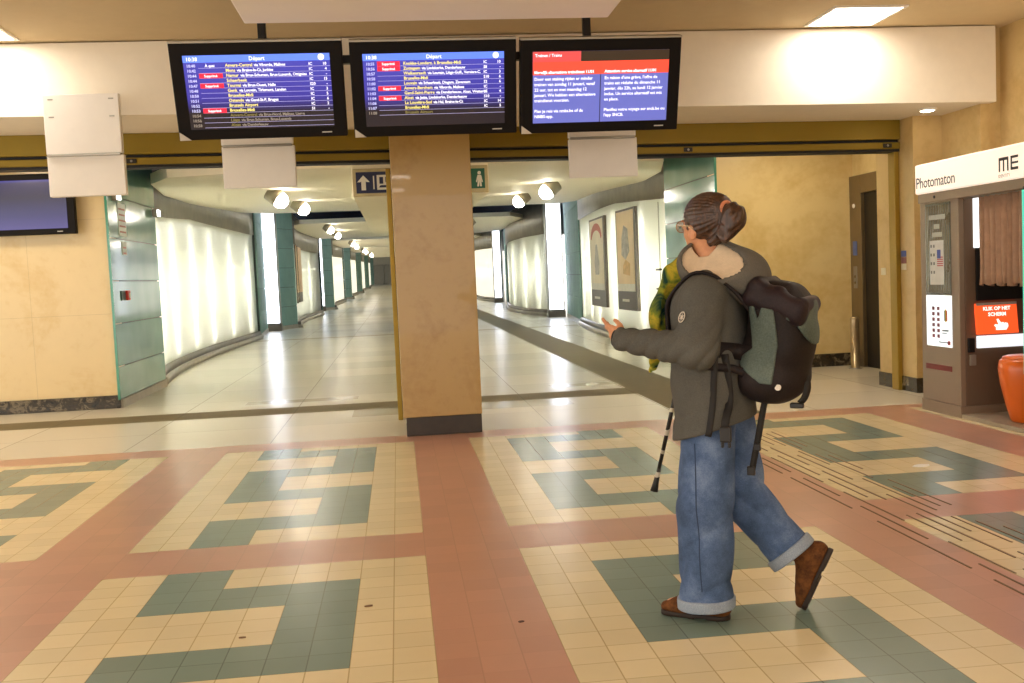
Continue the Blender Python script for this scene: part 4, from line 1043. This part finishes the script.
# hair drawn back into a low folded bun
TIE = np.array(hl(-.105,.0,1.575)); 
def hairlines(p, c, ax, n, amp):
    ax = nrm(ax); a = nrm(np.cross(ax, (0,0,1))); b = np.cross(ax, a); q = p-V3(*c)
    ph = np.arctan2(q@b.astype(F32), q@a.astype(F32)); r = np.sqrt((q*q).sum(-1))
    return amp*(np.sin(ph*n+3*wob(p, 18))*.6+.4*np.sin(ph*n*2.3+1+2*wob(p, 25, 3)))*np.clip(r/.06, 0, 1)
bdir = HR@np.array([-1,0,0])
def f_hair(p):
    d = ell(p, hl(-.018,0,1.552), (.108,.089,.102), HR)
    d = smin(d, ell(p, hl(-.07,0,1.60), (.04,.05,.035), HR), .03)
    d = smax(d, -ell(p, hl(.088,0,1.495), (.078,.105,.098), HR), .012)       # face left free
    d = smax(d, -ell(p, hl(.004,.09,1.497), (.024,.03,.036), HR), .006); d = smax(d, -ell(p, hl(.004,-.09,1.497), (.024,.03,.036), HR), .006)
    d = smax(d, -plane(p, hl(-.03,0,1.466), HR@np.array([-.35,0,1])), .01)   # nape line
    d = smin(d, cone(p, hl(-.085,.0,1.50), hl(-.05,.0,1.468), .035, .03), .02)
    d = d+hairlines(p, TIE, bdir, 34, .0022)
    pt = ell(p, hl(-.150,.0,1.552), (.046,.042,.05), HR)
    pt = smin(pt, cone(p, hl(-.155,.0,1.535), hl(-.135,.035,1.475), .042, .02), .025)
    pt = smin(pt, cone(p, hl(-.13,.01,1.50), hl(-.07,.045,1.462), .026, .016), .02)
    pt = smin(pt, cone(p, tuple(TIE), hl(-.14,0,1.57), .02, .03), .015)
    pt = pt+.0032*np.sin((p[:, 0]*120+p[:, 2]*60)+4*wob(p, 22, 2))+.002*np.sin(p[:, 1]*260+p[:, 2]*90)
    return smin(d, pt, .006)
t = NT('brown_hair'); v_ = t.coord(scale=(1, 1, .35)); n_ = t.noise(v_, 90, 4, .7)
t.pbsdf(t.ramp(n_, [(.3, srgb('#20120c')), (.52, srgb('#3f2517')), (.75, srgb('#68422a'))]), .38, spec=.6, normal=t.bump(n_, .5, .003)); M_hair = t.m
hair = sculpt('hair', f_hair, (-.30,-.13,1.44), (.06,.16,1.68), .004, M_hair, per)
m = MB(); tp = []
for i in range(19):
    a = 2*PI*i/18; u = nrm(np.cross(bdir, (0,0,1))); w2 = np.cross(bdir, u); tp.append(tuple(TIE+np.array(bdir)*.012+np.array([0,0,.006])+(u*math.cos(a)+w2*math.sin(a))*.026))
m.tube(tp, .008, 8, False); obj('hair_tie', m, mat('tie_pink', '#c9805c', .6), hair, True)
# glasses: thin round frames
gl_ = MB()
for s in (-1, 1):
    gl_.tube([hl(.103, s*.034+.026*math.cos(2*PI*i/20), 1.527+.022*math.sin(2*PI*i/20)) for i in range(21)], .0017, 6, False)
    gl_.tube([hl(.102,s*.06,1.532), hl(.06,s*.079,1.53), hl(.0,s*.086,1.526), hl(-.02,s*.084,1.512)], .002, 6)
gl_.tube([hl(.103,-.009,1.53), hl(.108,0,1.533), hl(.103,.009,1.53)], .0017, 6)
go_ = obj('glasses', gl_, mat('thin_metal', '#b9a27c', .25, .8), per)
t = NT('lens'); g1 = t.n('ShaderNodeBsdfTransparent'); g2 = t.n('ShaderNodeBsdfGlossy'); g2.inputs['Roughness'].default_value = .03; mx = t.n('ShaderNodeMixShader'); mx.inputs[0].default_value = .3
t.l(g1.outputs[0], mx.inputs[1]); t.l(g2.outputs[0], mx.inputs[2]); t.l(mx.outputs[0], t.out.inputs[0])
for s in (-1, 1):
    q_ = [hl(.1028, s*.034+.0255*math.cos(2*PI*i/20), 1.527+.0215*math.sin(2*PI*i/20)) for i in range(20)]
    m = MB(); m.add(q_+[tuple(np.array(a)+HR@np.array([.0012,0,0])) for a in q_], [tuple(range(19,-1,-1)), tuple(range(20,40))]+[(i,(i+1)%20,20+(i+1)%20,20+i) for i in range(20)]); obj('lens', m, t.m, go_)

# jacket
def fabric(name, cols, scale=160, bump=.25, rough=.85, low=5, fleck=.5):
    t = NT(name); v = t.coord(); n = t.noise(v, scale, 2, .6); n2 = t.noise(v, low, 3)
    f = t.math('ADD', t.math('MULTIPLY', n, fleck), t.math('MULTIPLY', n2, 1-fleck))
    t.pbsdf(t.ramp(f, [(.35, srgb(cols[0])), (.65, srgb(cols[1]))]), rough, spec=.25, normal=t.bump(n, bump, .002)); MATS[name] = t.m; return t.m
M_jack = fabric('grey_softshell', ('#4e4c47', '#605e58'), 220, .1)
fdir = nrm(np.array(WRL)-np.array(ELL_)); fdr = nrm(np.array(WRR)-np.array(ELR))
def ridge(x): s_ = np.sin(x); return .5-np.sqrt(np.abs(s_)+.02)
def sleeve(p, S_, E_, W_, fd):
    d = cone(p, S_, E_, .088, .070); d = smin(d, cone(p, E_, tuple(np.array(W_)+np.array(fd)*.05), .064, .041), .03)
    q = p-V3(*E_); r2 = (q*q).sum(-1)
    fold = np.exp(-r2/(.13**2))
    d = d+.016*fold*ridge(p@np.array([38.,14.,34.], dtype=F32)+2.5*wob(p, 9))+.005*wob(p, 20, 1)
    al = q@np.array(fd, dtype=F32)
    d = d+.010*np.clip(al/.15, 0, 1)*ridge(al*50+(p[:, 2]*26)+3*wob(p, 11, 4))
    return smax(d, plane(p, tuple(np.array(W_)+np.array(fd)*.035), np.array(fd)+np.array([.0,0,.12])), .006)
def f_torso(p):
    d = fcone(p, (-.075,-.09,1.225), (-.075,.09,1.225), .105, .105, (1,0,0), 1.0)
    d = smin(d, fcone(p, (-.062,0,1.17), (-.07,0,.98), .185, .180, (1,0,0), .80), .07)
    d = smin(d, fcone(p, (-.07,0,.98), (-.075,0,.60), .180, .222, (1,0,0), .76), .07)
    d = smin(d, cone(p, (-.08,-.03,1.29), (-.08,.03,1.29), .075, .075), .05)
    d = smin(d, fcone(p, (-.07,0,1.30), (-.045,-.01,1.36), .070, .060, (0,1,0), .95), .03)
    d = d+.007*wob(p, 18)*np.clip((1.25-p[:, 2])/.2, 0, 1)+.012*ridge(p[:, 2]*15+p[:, 0]*10+3*wob(p, 6, 2))*np.clip((1.2-p[:, 2])/.3, 0, 1)
    d = smax(d, -plane(p, (-.075,0,.738), (.30,0,1)), .008)
    return smax(d, -cone(p, (-.07,0,1.385), hl(.0,0,1.5), .056, .062), .008)     # neck opening
def f_jacket(p):
    sl = smin(sleeve(p, SHL, ELL_, WRL, fdir), sleeve(p, SHR, ELR, WRR, fdr), .001)
    return smin(f_torso(p), sl, .022)
jk = sculpt('jacket', f_jacket, (-.30,-.36,.66), (.30,.36,1.46), .0065, M_jack, per)
M_cuffb = mat('cuff_black', '#15120f', .8)
for W_, fd in ((WRL, fdir), (WRR, fdr)):
    m = MB(); a = np.array(W_)+np.array(fd)*.012; b2 = np.array(W_)+np.array(fd)*.043; m.tube([tuple(a), tuple(b2)], [.034, .032], 20); obj('inner_cuff', m, M_cuffb, jk, True)
# hood lying on the shoulders, its near edge turned out so that the pale inside shows
hop = (-.195,.03,1.475); hoq = (-.10,.155,1.318); hor = (.0,.095,1.40)
hno = np.cross(np.array(hoq)-np.array(hop), np.array(hor)-np.array(hop)); hno = nrm(hno if hno[2] > 0 else -hno)
HFR = frame((1,0,.42), (-.42,0,1))
def hood_out(p):
    o = ell(p, (-.105,.0,1.35), (.165,.172,.118), HFR)
    o = smin(o, ell(p, (-.212,.0,1.315), (.095,.135,.102)), .05)
    return o+.005*wob(p, 14, 1)
def neckhole(p): return cone(p, (-.062,-.01,1.30), hl(-.005,0,1.52), .058, .066)
def f_hood(p):
    o = hood_out(p); d = smax(o, plane(p, hop, hno), .006)
    dish = smax(o+.012, -(plane(p, tuple(np.array(hop)-hno*.03), hno)), .004)     # hollow for the lining
    return smax(smax(d, -dish, .003), -neckhole(p), .004)
def f_lining(p):
    o = hood_out(p)+.0125; pl_ = plane(p, tuple(np.array(hop)-hno*.010), hno)+.006*wob(p, 20, 3)
    pl_ = pl_+.010*np.clip(-o/.05, 0, 1)
    d = smax(smax(o, pl_, .004), -plane(p, tuple(np.array(hop)-hno*.029), hno), .002)
    return smax(d, -neckhole(p), .004)
M_hood = fabric('grey_hood', ('#58544d', '#6a655d'), 220, .1)
sculpt('hood', f_hood, (-.34,-.2,1.18), (.08,.2,1.54), .0055, M_hood, jk)
sculpt('hood_lining', f_lining, (-.34,-.2,1.18), (.08,.2,1.54), .005, mat('fleece_cream', '#d8c0a2', .95, vary=.08, scale=30, bump=.3), jk, 'cream fleece hood lining')
# round badge on the near sleeve
def march(f, o, d, n=60):
    o = np.array(o, float); d = nrm(d)
    for _ in range(n):
        s = float(f(np.array([o], dtype=F32))[0])
        o = o+d*max(s*.7, .0004)
        if s < .0006: break
    return o
bo = march(f_jacket, (-.03,.50,1.185), (0,-1,0)); ee = .004
gn = nrm([float(f_jacket(np.array([bo+ee*np.eye(3)[i]], dtype=F32))[0]-f_jacket(np.array([bo-ee*np.eye(3)[i]], dtype=F32))[0]) for i in range(3)])
bu = nrm(np.array([0,0,1])-gn*gn[2]); bv = np.cross(bu, gn)
def bp(a, b, h=.002): return tuple(bo+bv*a+bu*b+gn*h)
m = MB(); m.lathe([(-.004,.023),(.0015,.023)], tuple(bo), tuple(gn), 28); bg = obj('sleeve_badge', m, mat('badge_dark', '#4a463f', .7), jk)
m = MB(); m.tube([bp(.0195*math.cos(2*PI*i/28), .0195*math.sin(2*PI*i/28)) for i in range(29)], .0022, 6, False)
st = [bp((.014 if i % 2 == 0 else .006)*math.sin(PI*i/6), (.014 if i % 2 == 0 else .006)*math.cos(PI*i/6), .0015) for i in range(12)]
st2 = [bp((.014 if i % 2 == 0 else .006)*math.sin(PI*i/6), (.014 if i % 2 == 0 else .006)*math.cos(PI*i/6), .003) for i in range(12)]
m.add(st+st2, [tuple(range(11,-1,-1)), tuple(range(12,24))]+[(i,(i+1)%12,12+(i+1)%12,12+i) for i in range(12)]); obj('star_emblem', m, mat('badge_white', '#d5cabb', .7), bg)

# scarf over the chest
def f_scarf(p):
    q = p.copy(); w3 = .010*np.sin(p[:, 1]*75+p[:, 2]*9)+.007*wob(p, 22, 5)
    q[:, 0] += w3
    d = fcone(q, (-.02,.0,1.40), (.055,.035,1.33), .062, .05, (1,0,-.6), .55)
    d = smin(d, fcone(q, (.075,.04,1.32), (.118,.05,1.18), .045, .062, (1,0,0), .42), .02)
    d = smin(d, fcone(q, (.118,.05,1.18), (.105,.05,1.07), .062, .05, (1,0,0), .42), .02)
    d = smin(d, fcone(q, (.11,.05,1.09), (.155,.06,1.0), .045, .028, (1,0,0), .4), .015)
    d = smin(d, fcone(q, (.155,.06,1.0), (.175,.055,.965), .026, .012, (1,0,0), .4), .01)
    d = smax(d, -cone(p, (-.07,0,1.30), hl(0,0,1.5), .058, .06), .006)
    return d
t = NT('scarf_cloth'); v_ = t.coord(); n_ = t.noise(v_, 13, 3, .6, .6)
t.pbsdf(t.ramp(n_, [(.34, srgb('#183a30')), (.45, srgb('#78822a')), (.56, srgb('#b8a232')), (.68, srgb('#7f8a34')), (.8, srgb('#1d4a54'))]), .85, spec=.2, normal=t.bump(t.noise(v_, 60, 3), .3, .004))
sculpt('scarf', f_scarf, (-.12,-.12,.93), (.24,.16,1.48), .006, t.m, per)

# jeans with turned-up cuffs
t = NT('denim'); v_ = t.coord(); n_ = t.noise(v_, 240, 2, .7); n2 = t.noise(v_, 6, 4, .65)
f_ = t.math('ADD', t.math('MULTIPLY', n_, .25), t.math('MULTIPLY', n2, .75))
t.pbsdf(t.ramp(f_, [(.34, srgb('#34465f')), (.52, srgb('#50658a')), (.7, srgb('#798db0'))]), .85, spec=.25, normal=t.bump(n_, .25, .002)); M_denim = t.m
LA = (((-.07,.080,.83), .104, (-.05,.092,.45), .103, (-.038,.09,.02), .098), ((-.09,-.080,.83), .104, (-.15,-.10,.445), .088, (-.385,-.12,.16), .088))
def leg(p, q, gr=0.):
    h, r0, k, r1, a, r2 = q
    d = fcone(p, h, k, r0+gr, r1+gr, (0,1,0), .9); return smin(d, fcone(p, k, a, r1+gr, r2+gr, (0,1,0), .92), .03)
CA = (((-.038,.09,.045), (.055,0,1)), ((-.3395,-.115,.2125), (.65,.0,.76)))     # cuff ends: point, upward axis
def f_jeans(p):
    L0 = leg(p, LA[0]); R0 = leg(p, LA[1])
    L0 = L0+.014*ridge(p[:, 2]*10+p[:, 0]*16+3*wob(p, 7))*np.clip((.75-p[:, 2])/.2, 0, 1)+.004*wob(p, 22, 3)
    kk = np.exp(-((p-V3(*LA[1][2]))**2).sum(-1)/(.14**2))
    R0 = R0+(.006+.018*kk)*ridge(p[:, 2]*24-p[:, 0]*12+3*wob(p, 8, 5))+.004*wob(p, 20, 7)
    L0 = smax(L0, -plane(p, CA[0][0], CA[0][1]), .006); R0 = smax(R0, -plane(p, CA[1][0], CA[1][1]), .006)
    d = smin(L0, R0, .02)
    d = smin(d, fcone(p, (-.075,0,.95), (-.075,0,.85), .12, .13, (1,0,0), .8), .04)
    return smax(d, plane(p, (0,0,1.0), (0,0,1)), .005)
je = sculpt('jeans', f_jeans, (-.46,-.26,.0), (.12,.24,1.02), .0065, M_denim, per)
M_cuff = fabric('denim_inside', ('#7d8798', '#a3adba'), 240, .3)
for q, (c_, a_) in zip(LA, CA):
    def f_cuff(p, q=q, c_=c_, a_=a_):
        d = leg(p, q, .015)+.003*wob(p, 22, 3); s = plane(p, c_, a_)
        d = smax(smax(d, s-.040, .006), -s-.004, .006)
        return smax(d, -(leg(p, q, -.014)), .004) 
    ctr = np.array(c_); sculpt('cuff', f_cuff, tuple(ctr-np.array([.15,.14,.1])), tuple(ctr+np.array([.15,.14,.13])), .005, M_cuff, je, 'pale turned-up denim cuff')
# seam down the outside of the near leg
sm_ = []
for z in np.linspace(.13, .70, 30):
    sm_.append(tuple(march(f_jeans, (-.045+.02*(z-.4), .5, z), (0,-1,0))))
m = MB(); m.tube(sm_, .0024, 6); obj('side_seam', m, mat('seam_blue', '#32425e', .9), je)

# suede ankle shoes
t = NT('brown_suede'); v_ = t.coord(); n_ = t.noise(v_, 30, 4, .7)
t.pbsdf(t.ramp(n_, [(.35, srgb('#4a2a12')), (.7, srgb('#7a4a22'))]), .8, spec=.25, normal=t.bump(n_, .3, .003)); M_suede = t.m
M_sole = mat('dark_sole', '#2c1d14', .6)
def shoe(org, xd, zd):
    R_ = frame(xd, zd); o = np.array(org)
    T_ = lambda p: (p-V3(*o))@R_.astype(F32)
    def upper(p):
        q = T_(p); d = fcone(q, (.03,0,.045), (.19,0,.038), .040, .036, (0,0,1), .95)
        d = smin(d, fcone(q, (.19,0,.034), (.245,.0,.03), .036, .026, (0,0,1), .85), .03)
        d = smin(d, cone(q, (.045,0,.055), (.055,0,.125), .040, .042), .03)
        d = smin(d, cone(q, (.08,0,.085), (.15,0,.06), .034, .028), .03)
        d = d+.0025*wob(p, 30, 2)
        d = smax(d, -plane(q, (0,0,.018), (0,0,1)), .003); d = smax(d, plane(q, (.05,0,.135), (-.1,0,1)), .004)
        return d
    def sole(p):
        q = T_(p); q2 = q.copy(); q2[:, 2] = 0
        d = cone(q2, (.035,0,0), (.12,0,0), .040, .037); d = smin(d, cone(q2, (.12,0,0), (.235,0,0), .040, .036), .03)
        d = np.maximum(d, np.abs(q[:, 2]-.010)-.010)
        return smax(d, -rboxd(q, (.105,0,-.002), (.022,.08,.008), .002), .003)
    lo_, hi_ = o-.32, o+.32
    # tight box around the shoe
    cs = [o+R_@np.array(c) for c in ((-.03,-.06,-.02),(.29,.06,.15),(-.03,.06,.15),(.29,-.06,-.02),(-.03,0,-.02),(.29,0,.15),(-.03,.06,-.02),(.29,.06,-.02),(-.03,-.06,.15))]
    lo_ = np.min(cs, 0)-.02; hi_ = np.max(cs, 0)+.02
    u = sculpt('shoe', upper, lo_, hi_, .005, M_suede, per)
    sculpt('sole', sole, lo_, hi_, .004, M_sole, u)
    m = MB(); sp2 = [tuple(o+R_@np.array(c)) for c in ((.165,-.04,.035),(.172,-.02,.066),(.173,0,.072),(.172,.02,.066),(.165,.04,.035))]; m.tube(sp2, .003, 6); obj('toe_seam', m, mat('seam_tan', '#8a5a30', .8), u)
shoe((-.128,.09,.0), (1,0.02,0), (0,0,1))
xd = nrm((.40,0,-.917)); shoe(np.array((-.385,-.12,.004))-xd*.262-np.array([.917,0,.40])*0.0, xd, (.917,0,.40))

# slim stick with pale bands in the far hand
st_ = thing('walking_stick', 'slim black stick with white bands hanging beside the person', 'stick', w_at(STK1), (0,0,ANG)); ORG[st_.name] = Vector(tuple(STK1))
m = MB(); m.tube([tuple(STK0-sdir*.03), tuple(STK0+sdir*.2), tuple(STK1-sdir*.1)], [.0095,.009,.008], 12)
t = NT('banded_stick'); v_ = t.coord(); sp = t.n('ShaderNodeSeparateXYZ'); t.l(v_, sp.inputs[0])
k_ = t.math('FRACT', t.math('MULTIPLY', t.math('ADD', sp.outputs[2], t.math('MULTIPLY', t.noise(v_, 9, 2), .06)), 11.))
t.pbsdf(t.mix(t.math('LESS_THAN', k_, .22), srgb('#14100c'), srgb('#cfc6b4')), .5); M_stick = t.m
obj('shaft', m, M_stick, st_, True)
m = MB(); m.tube([tuple(STK1-sdir*.1), tuple(STK1-sdir*.03), tuple(STK1)], [.008,.013,.017], 12); obj('tip', m, M_stick, st_, True)
m = MB(); m.tube([tuple(STK0-sdir*.075), tuple(STK0-sdir*.07), tuple(STK0-sdir*.03)], [.008,.0125,.0125], 12); obj('grip', m, M_black, st_, True)

# ------------------------------------------------------------------ rucksack
BB = (-.32,.0,.85)
bpk = thing('backpack', 'black backpack with grey-green panels worn on the person\'s back', 'backpack', w_at(BB), (0,0,ANG)); ORG[bpk.name] = Vector(BB)
BR = frame((1,0,.18), (-.18,0,1))
def sack(p):
    d = rboxd(p, (-.318,0,1.075), (.105,.155,.225), .085, BR)
    d = smin(d, ell(p, (-.365,0,1.06), (.095,.14,.19), BR), .05)
    d = smin(d, ell(p, (-.30,0,.935), (.13,.15,.095)), .05)
    d = smax(d, -plane(p, (-.19,0,1.0), (-1,0,-.02)), .02)
    return d+.006*wob(p, 13, 2)+.003*np.sin(p[:, 2]*40+5*wob(p, 9, 6))
M_bag = fabric('black_nylon', ('#15100f', '#2a2020'), 180, .15, .6)
M_bagp = fabric('plum_nylon', ('#1d1416', '#302226'), 180, .15, .5)
M_bagg = fabric('greygreen_nylon', ('#48534c', '#65716a'), 180, .15, .6)
lo_, hi_ = (-.52,-.22,.80), (-.12,.22,1.38)
sk = sculpt('main_compartment', sack, lo_, hi_, .0065, M_bag, bpk)
def polyd(p, poly):      # signed distance in the x-z plane
    q = p[:, [0, 2]]; d = np.full(len(q), 9., F32); ins = np.zeros(len(q), bool); n = len(poly)
    for i in range(n):
        a = np.array(poly[i], F32); b = np.array(poly[(i+1) % n], F32); e = b-a; w2 = q-a
        h = np.clip((w2@e)/float(e@e), 0, 1); d = np.minimum(d, np.sqrt(((w2-h[:, None]*e)**2).sum(-1)))
        c = ((a[1] <= q[:, 1]) != (b[1] <= q[:, 1])) & (q[:, 0] < a[0]+(q[:, 1]-a[1])/(e[1] if abs(e[1]) > 1e-9 else 1e-9)*e[0])
        ins ^= c
    return np.where(ins, -d, d)
def patch(nm, poly, th, m_, y0=0.02, side=1):
    def f(p):
        s = sack(p); d = smax(s-th, -(s+.006), .002)
        d = smax(d, polyd(p, poly), .004); return smax(d, (y0-p[:, 1])*side, .004)
    return sculpt(nm, f, lo_, hi_, .0055, m_, bpk)
P1 = [(-.238,1.265),(-.262,1.25),(-.285,1.165),(-.30,1.21),(-.345,1.20),(-.358,1.07),(-.332,.925),(-.29,.93),(-.21,.99),(-.20,1.02),(-.262,1.06),(-.252,1.17)]
patch('side_panel', P1, .009, M_bagg); 
P2 = [(-.385,1.165),(-.425,1.235),(-.50,1.22),(-.51,1.06),(-.462,1.06),(-.42,1.14)]
patch('rear_panel', P2, .008, M_bagg, -.16)
def f_lid(p):
    q = p.copy(); q[:, 2] += .006*np.sin(p[:, 0]*70+3*wob(p, 10))
    d = rboxd(q, (-.345,0,1.225), (.122,.160,.058), .045, frame((1,0,.5), (-.5,0,1)))
    d = d+.006*ridge(p[:, 0]*16-p[:, 2]*34+2.5*wob(p, 7, 3))
    return d+.004*wob(p, 15, 8)
sculpt('lid', f_lid, (-.54,-.2,1.12), (-.17,.2,1.38), .006, M_bagp, bpk)
# straps
def strap(nm, pts, w_, th, side, m_=M_bag, par=bpk, sub=3):
    P_ = [Vector(p) for p in pts]; ext = [P_[0]*2-P_[1]]+P_+[P_[-1]*2-P_[-2]]; out = []
    for i in range(len(P_)-1):
        a, b, c, d = ext[i:i+4]
        for k in range(sub):
            t_ = k/sub; out.append(.5*((2*b)+(c-a)*t_+(2*a-5*b+4*c-d)*t_**2+(3*b-a-3*c+d)*t_**3))
    out.append(P_[-1]); mb = MB(); mb.ribbon(out, w_, th, side); return obj(nm, mb, m_, par, True)
def on_jacket(x, z, s, out=.006):     # point on the jacket's outside seen from the side
    q = march(f_torso, (x, .5*s, z), (0,-1*s,0)); return (q[0], q[1]+out*s, q[2])
def on_front(y, z, out=.006):
    q = march(f_torso, (.4, y, z), (-1,0,0)); return (q[0]+out, q[1], q[2])
def on_top(x, y, out=.006):
    q = march(f_jacket, (x, y, 1.6), (0,0,-1)); return (q[0], q[1], q[2]+out)
for s in (1, -1):
    y = .132*s
    pts = [(-.255,y*.85,1.19), (-.215,y,1.255), on_top(-.15,y), on_top(-.08,y), on_top(-.02,y), on_front(y*.86,1.25), on_front(y*.72,1.18), on_front(y*.8,1.11)]
    ps = strap('shoulder_strap', pts, .042, .012, (0,1,0))
    e0 = Vector(pts[-1])
    a = on_jacket(-.02, 1.03, s); b = on_jacket(-.10, 1.0, s)

    mid = on_front(.14*s, 1.07)
    strap('lower_strap', [tuple(e0), mid, a, b, (-.19,.165*s,.985), (-.245,.14*s,.96)], .03, .005, (0,0,1))
# padded hip belt wing and the loose web straps on the near side
strap('hip_wing', [(-.275,.15,1.03), on_jacket(-.20,1.045,1,.012), on_jacket(-.13,1.06,1,.008)], .06, .014, (0,0,1))
M_web = mat('web_black', '#1a1614', .7, bump=.2)
st1 = [on_jacket(-.137,1.06,1,.012), on_jacket(-.128,.95,1), on_jacket(-.118,.85,1), on_jacket(-.108,.755,1), (-.10,.205,.735)]
strap('web_strap', st1, .024, .004, (1,0,0), M_web)
st1 = [on_jacket(-.165,1.04,1,.012), on_jacket(-.172,.95,1), on_jacket(-.172,.86,1), (-.170,.21,.80), (-.166,.212,.765)]
w1 = strap('web_strap', st1, .03, .005, (1,0,0), M_web)
m = MB(); m.rbox(-.19,.203,.715,-.147,.222,.775,.006); m.rbox(-.186,.205,.695,-.176,.219,.72,.003); m.rbox(-.161,.205,.695,-.151,.219,.72,.003); obj('buckle', m, M_black, w1)
w2_ = strap('web_strap', [(-.285,.06,.865),(-.272,.065,.80),(-.252,.065,.70),(-.232,.062,.61),(-.223,.06,.565)], .024, .004, (1,.3,0), M_web)
m = MB(); m.rbox(-.238,.05,.565,-.208,.07,.60,.004); obj('strap_end', m, M_black, w2_)
m = MB(); m.rbox(-.262,.052,.66,-.236,.072,.69,.004); obj('strap_slider', m, M_black, w2_)
w3_ = strap('web_strap', [(-.435,.05,.945),(-.44,.055,.905),(-.428,.055,.865),(-.41,.055,.845)], .026, .004, (1,.6,0), M_web)
m = MB(); m.rbox(-.425,.045,.826,-.375,.067,.846,.004); obj('strap_slider', m, M_black, w3_)
m = MB(); zb = march(sack, (-.352,.5,.915), (0,-1,0)); m.lathe([(-.003,.012),(.004,.011)], tuple(zb), (0,1,0), 16); obj('logo_badge', m, mat('badge_pale', '#e6ddd0', .5), bpk)
zp = [tuple(march(sack, (-.45+.02*math.sin(i), .4, .93+.028*i), (-.0,-1,0))) for i in range(0)]
zl = []
for i in range(16):
    a = PI*.05+PI*.75*i/15; zl.append(tuple(march(sack, (-.40-.2*math.sin(a)*0-.0, .4, .93+.0*i), (0,-1,0)))) if False else None
hp = strap('haul_loop', [(-.225,-.03,1.30),(-.222,-.02,1.335),(-.222,.02,1.335),(-.225,.03,1.30)], .02, .005, (1,0,0), M_web)
# ------------------------------------------------------------------ light
w = bpy.data.worlds.new('world'); SC.world = w; w.use_nodes = True
w.node_tree.nodes['Background'].inputs[0].default_value = (1, .945, .86, 1); w.node_tree.nodes['Background'].inputs[1].default_value = 1.5
def lamp_panel(x, y, lab, s=.58):
    r = thing('ceiling_light', lab, 'light', (x, y, 3.42), group='square ceiling lights of the hall')
    m = MB()
    h = s/2
    for a in ((-h-.03,-h-.03,h+.03,-h),(-h-.03,h,h+.03,h+.03),(-h-.03,-h,-h,h),(h,-h,h+.03,h)): m.box(x+a[0], y+a[1], 3.435, x+a[2], y+a[3], 3.452)
    obj('frame', m, M_white, r)
    m = MB(); m.box(x-h, y-h, 3.44, x+h, y+h, 3.448); obj('diffuser', m, M_panel, r)
lamp_panel(3.93, 3.44, 'square white ceiling light before the right header')
lamp_panel(-3.32, 3.42, 'square white ceiling light cut by the left picture edge')
# the rows over and behind the photographer, some seen as reflections in the pillar, the rest unseen
for i, (x, y) in enumerate(((-3.3,-.3),(3.9,-.3),(-3.3,-4.2),(.3,-4.2),(3.9,-4.2),(0.,-8),(1.9,-9.4),(-.1,-11),(-4,-8),(4.4,-8))):
    lamp_panel(x, y, 'square white ceiling light over the hall behind the viewer')
for i, (x, y) in enumerate(((-4.6,6.0),(-1.8,6.0),(2.0,6.0),(4.6,6.4))):  # added unseen lamps to brighten the walls behind the shutters
    r = thing('ceiling_light', 'added round fill light above the passage entrance, hidden by the shutter housing', 'light', (x, y, 2.97), group='added fill lights above the passage entrance')
    m = MB(); m.lathe([(0,.3),(.03,.3)], (x,y,2.968), (0,0,1), 24); obj('diffuser', m, emis('entrance_fill_glow', '#ffeccb', 14.0), r)
r = thing('downlight', 'small round downlight in the soffit above the photo booth', 'light', (5.0, 4.22, 2.74))
m = MB(); m.lathe([(0,.075),(.012,.085),(.02,.085)], (5.0,4.22,2.742), (0,0,1), 20); obj('trim_ring', m, M_white, r)
m = MB(); m.lathe([(0,.055),(.006,.06)], (5.0,4.22,2.738), (0,0,1), 20); obj('diffuser', m, emis('downlight_glow', '#fff3df', 20), r)

SC.view_settings.exposure = 0.68
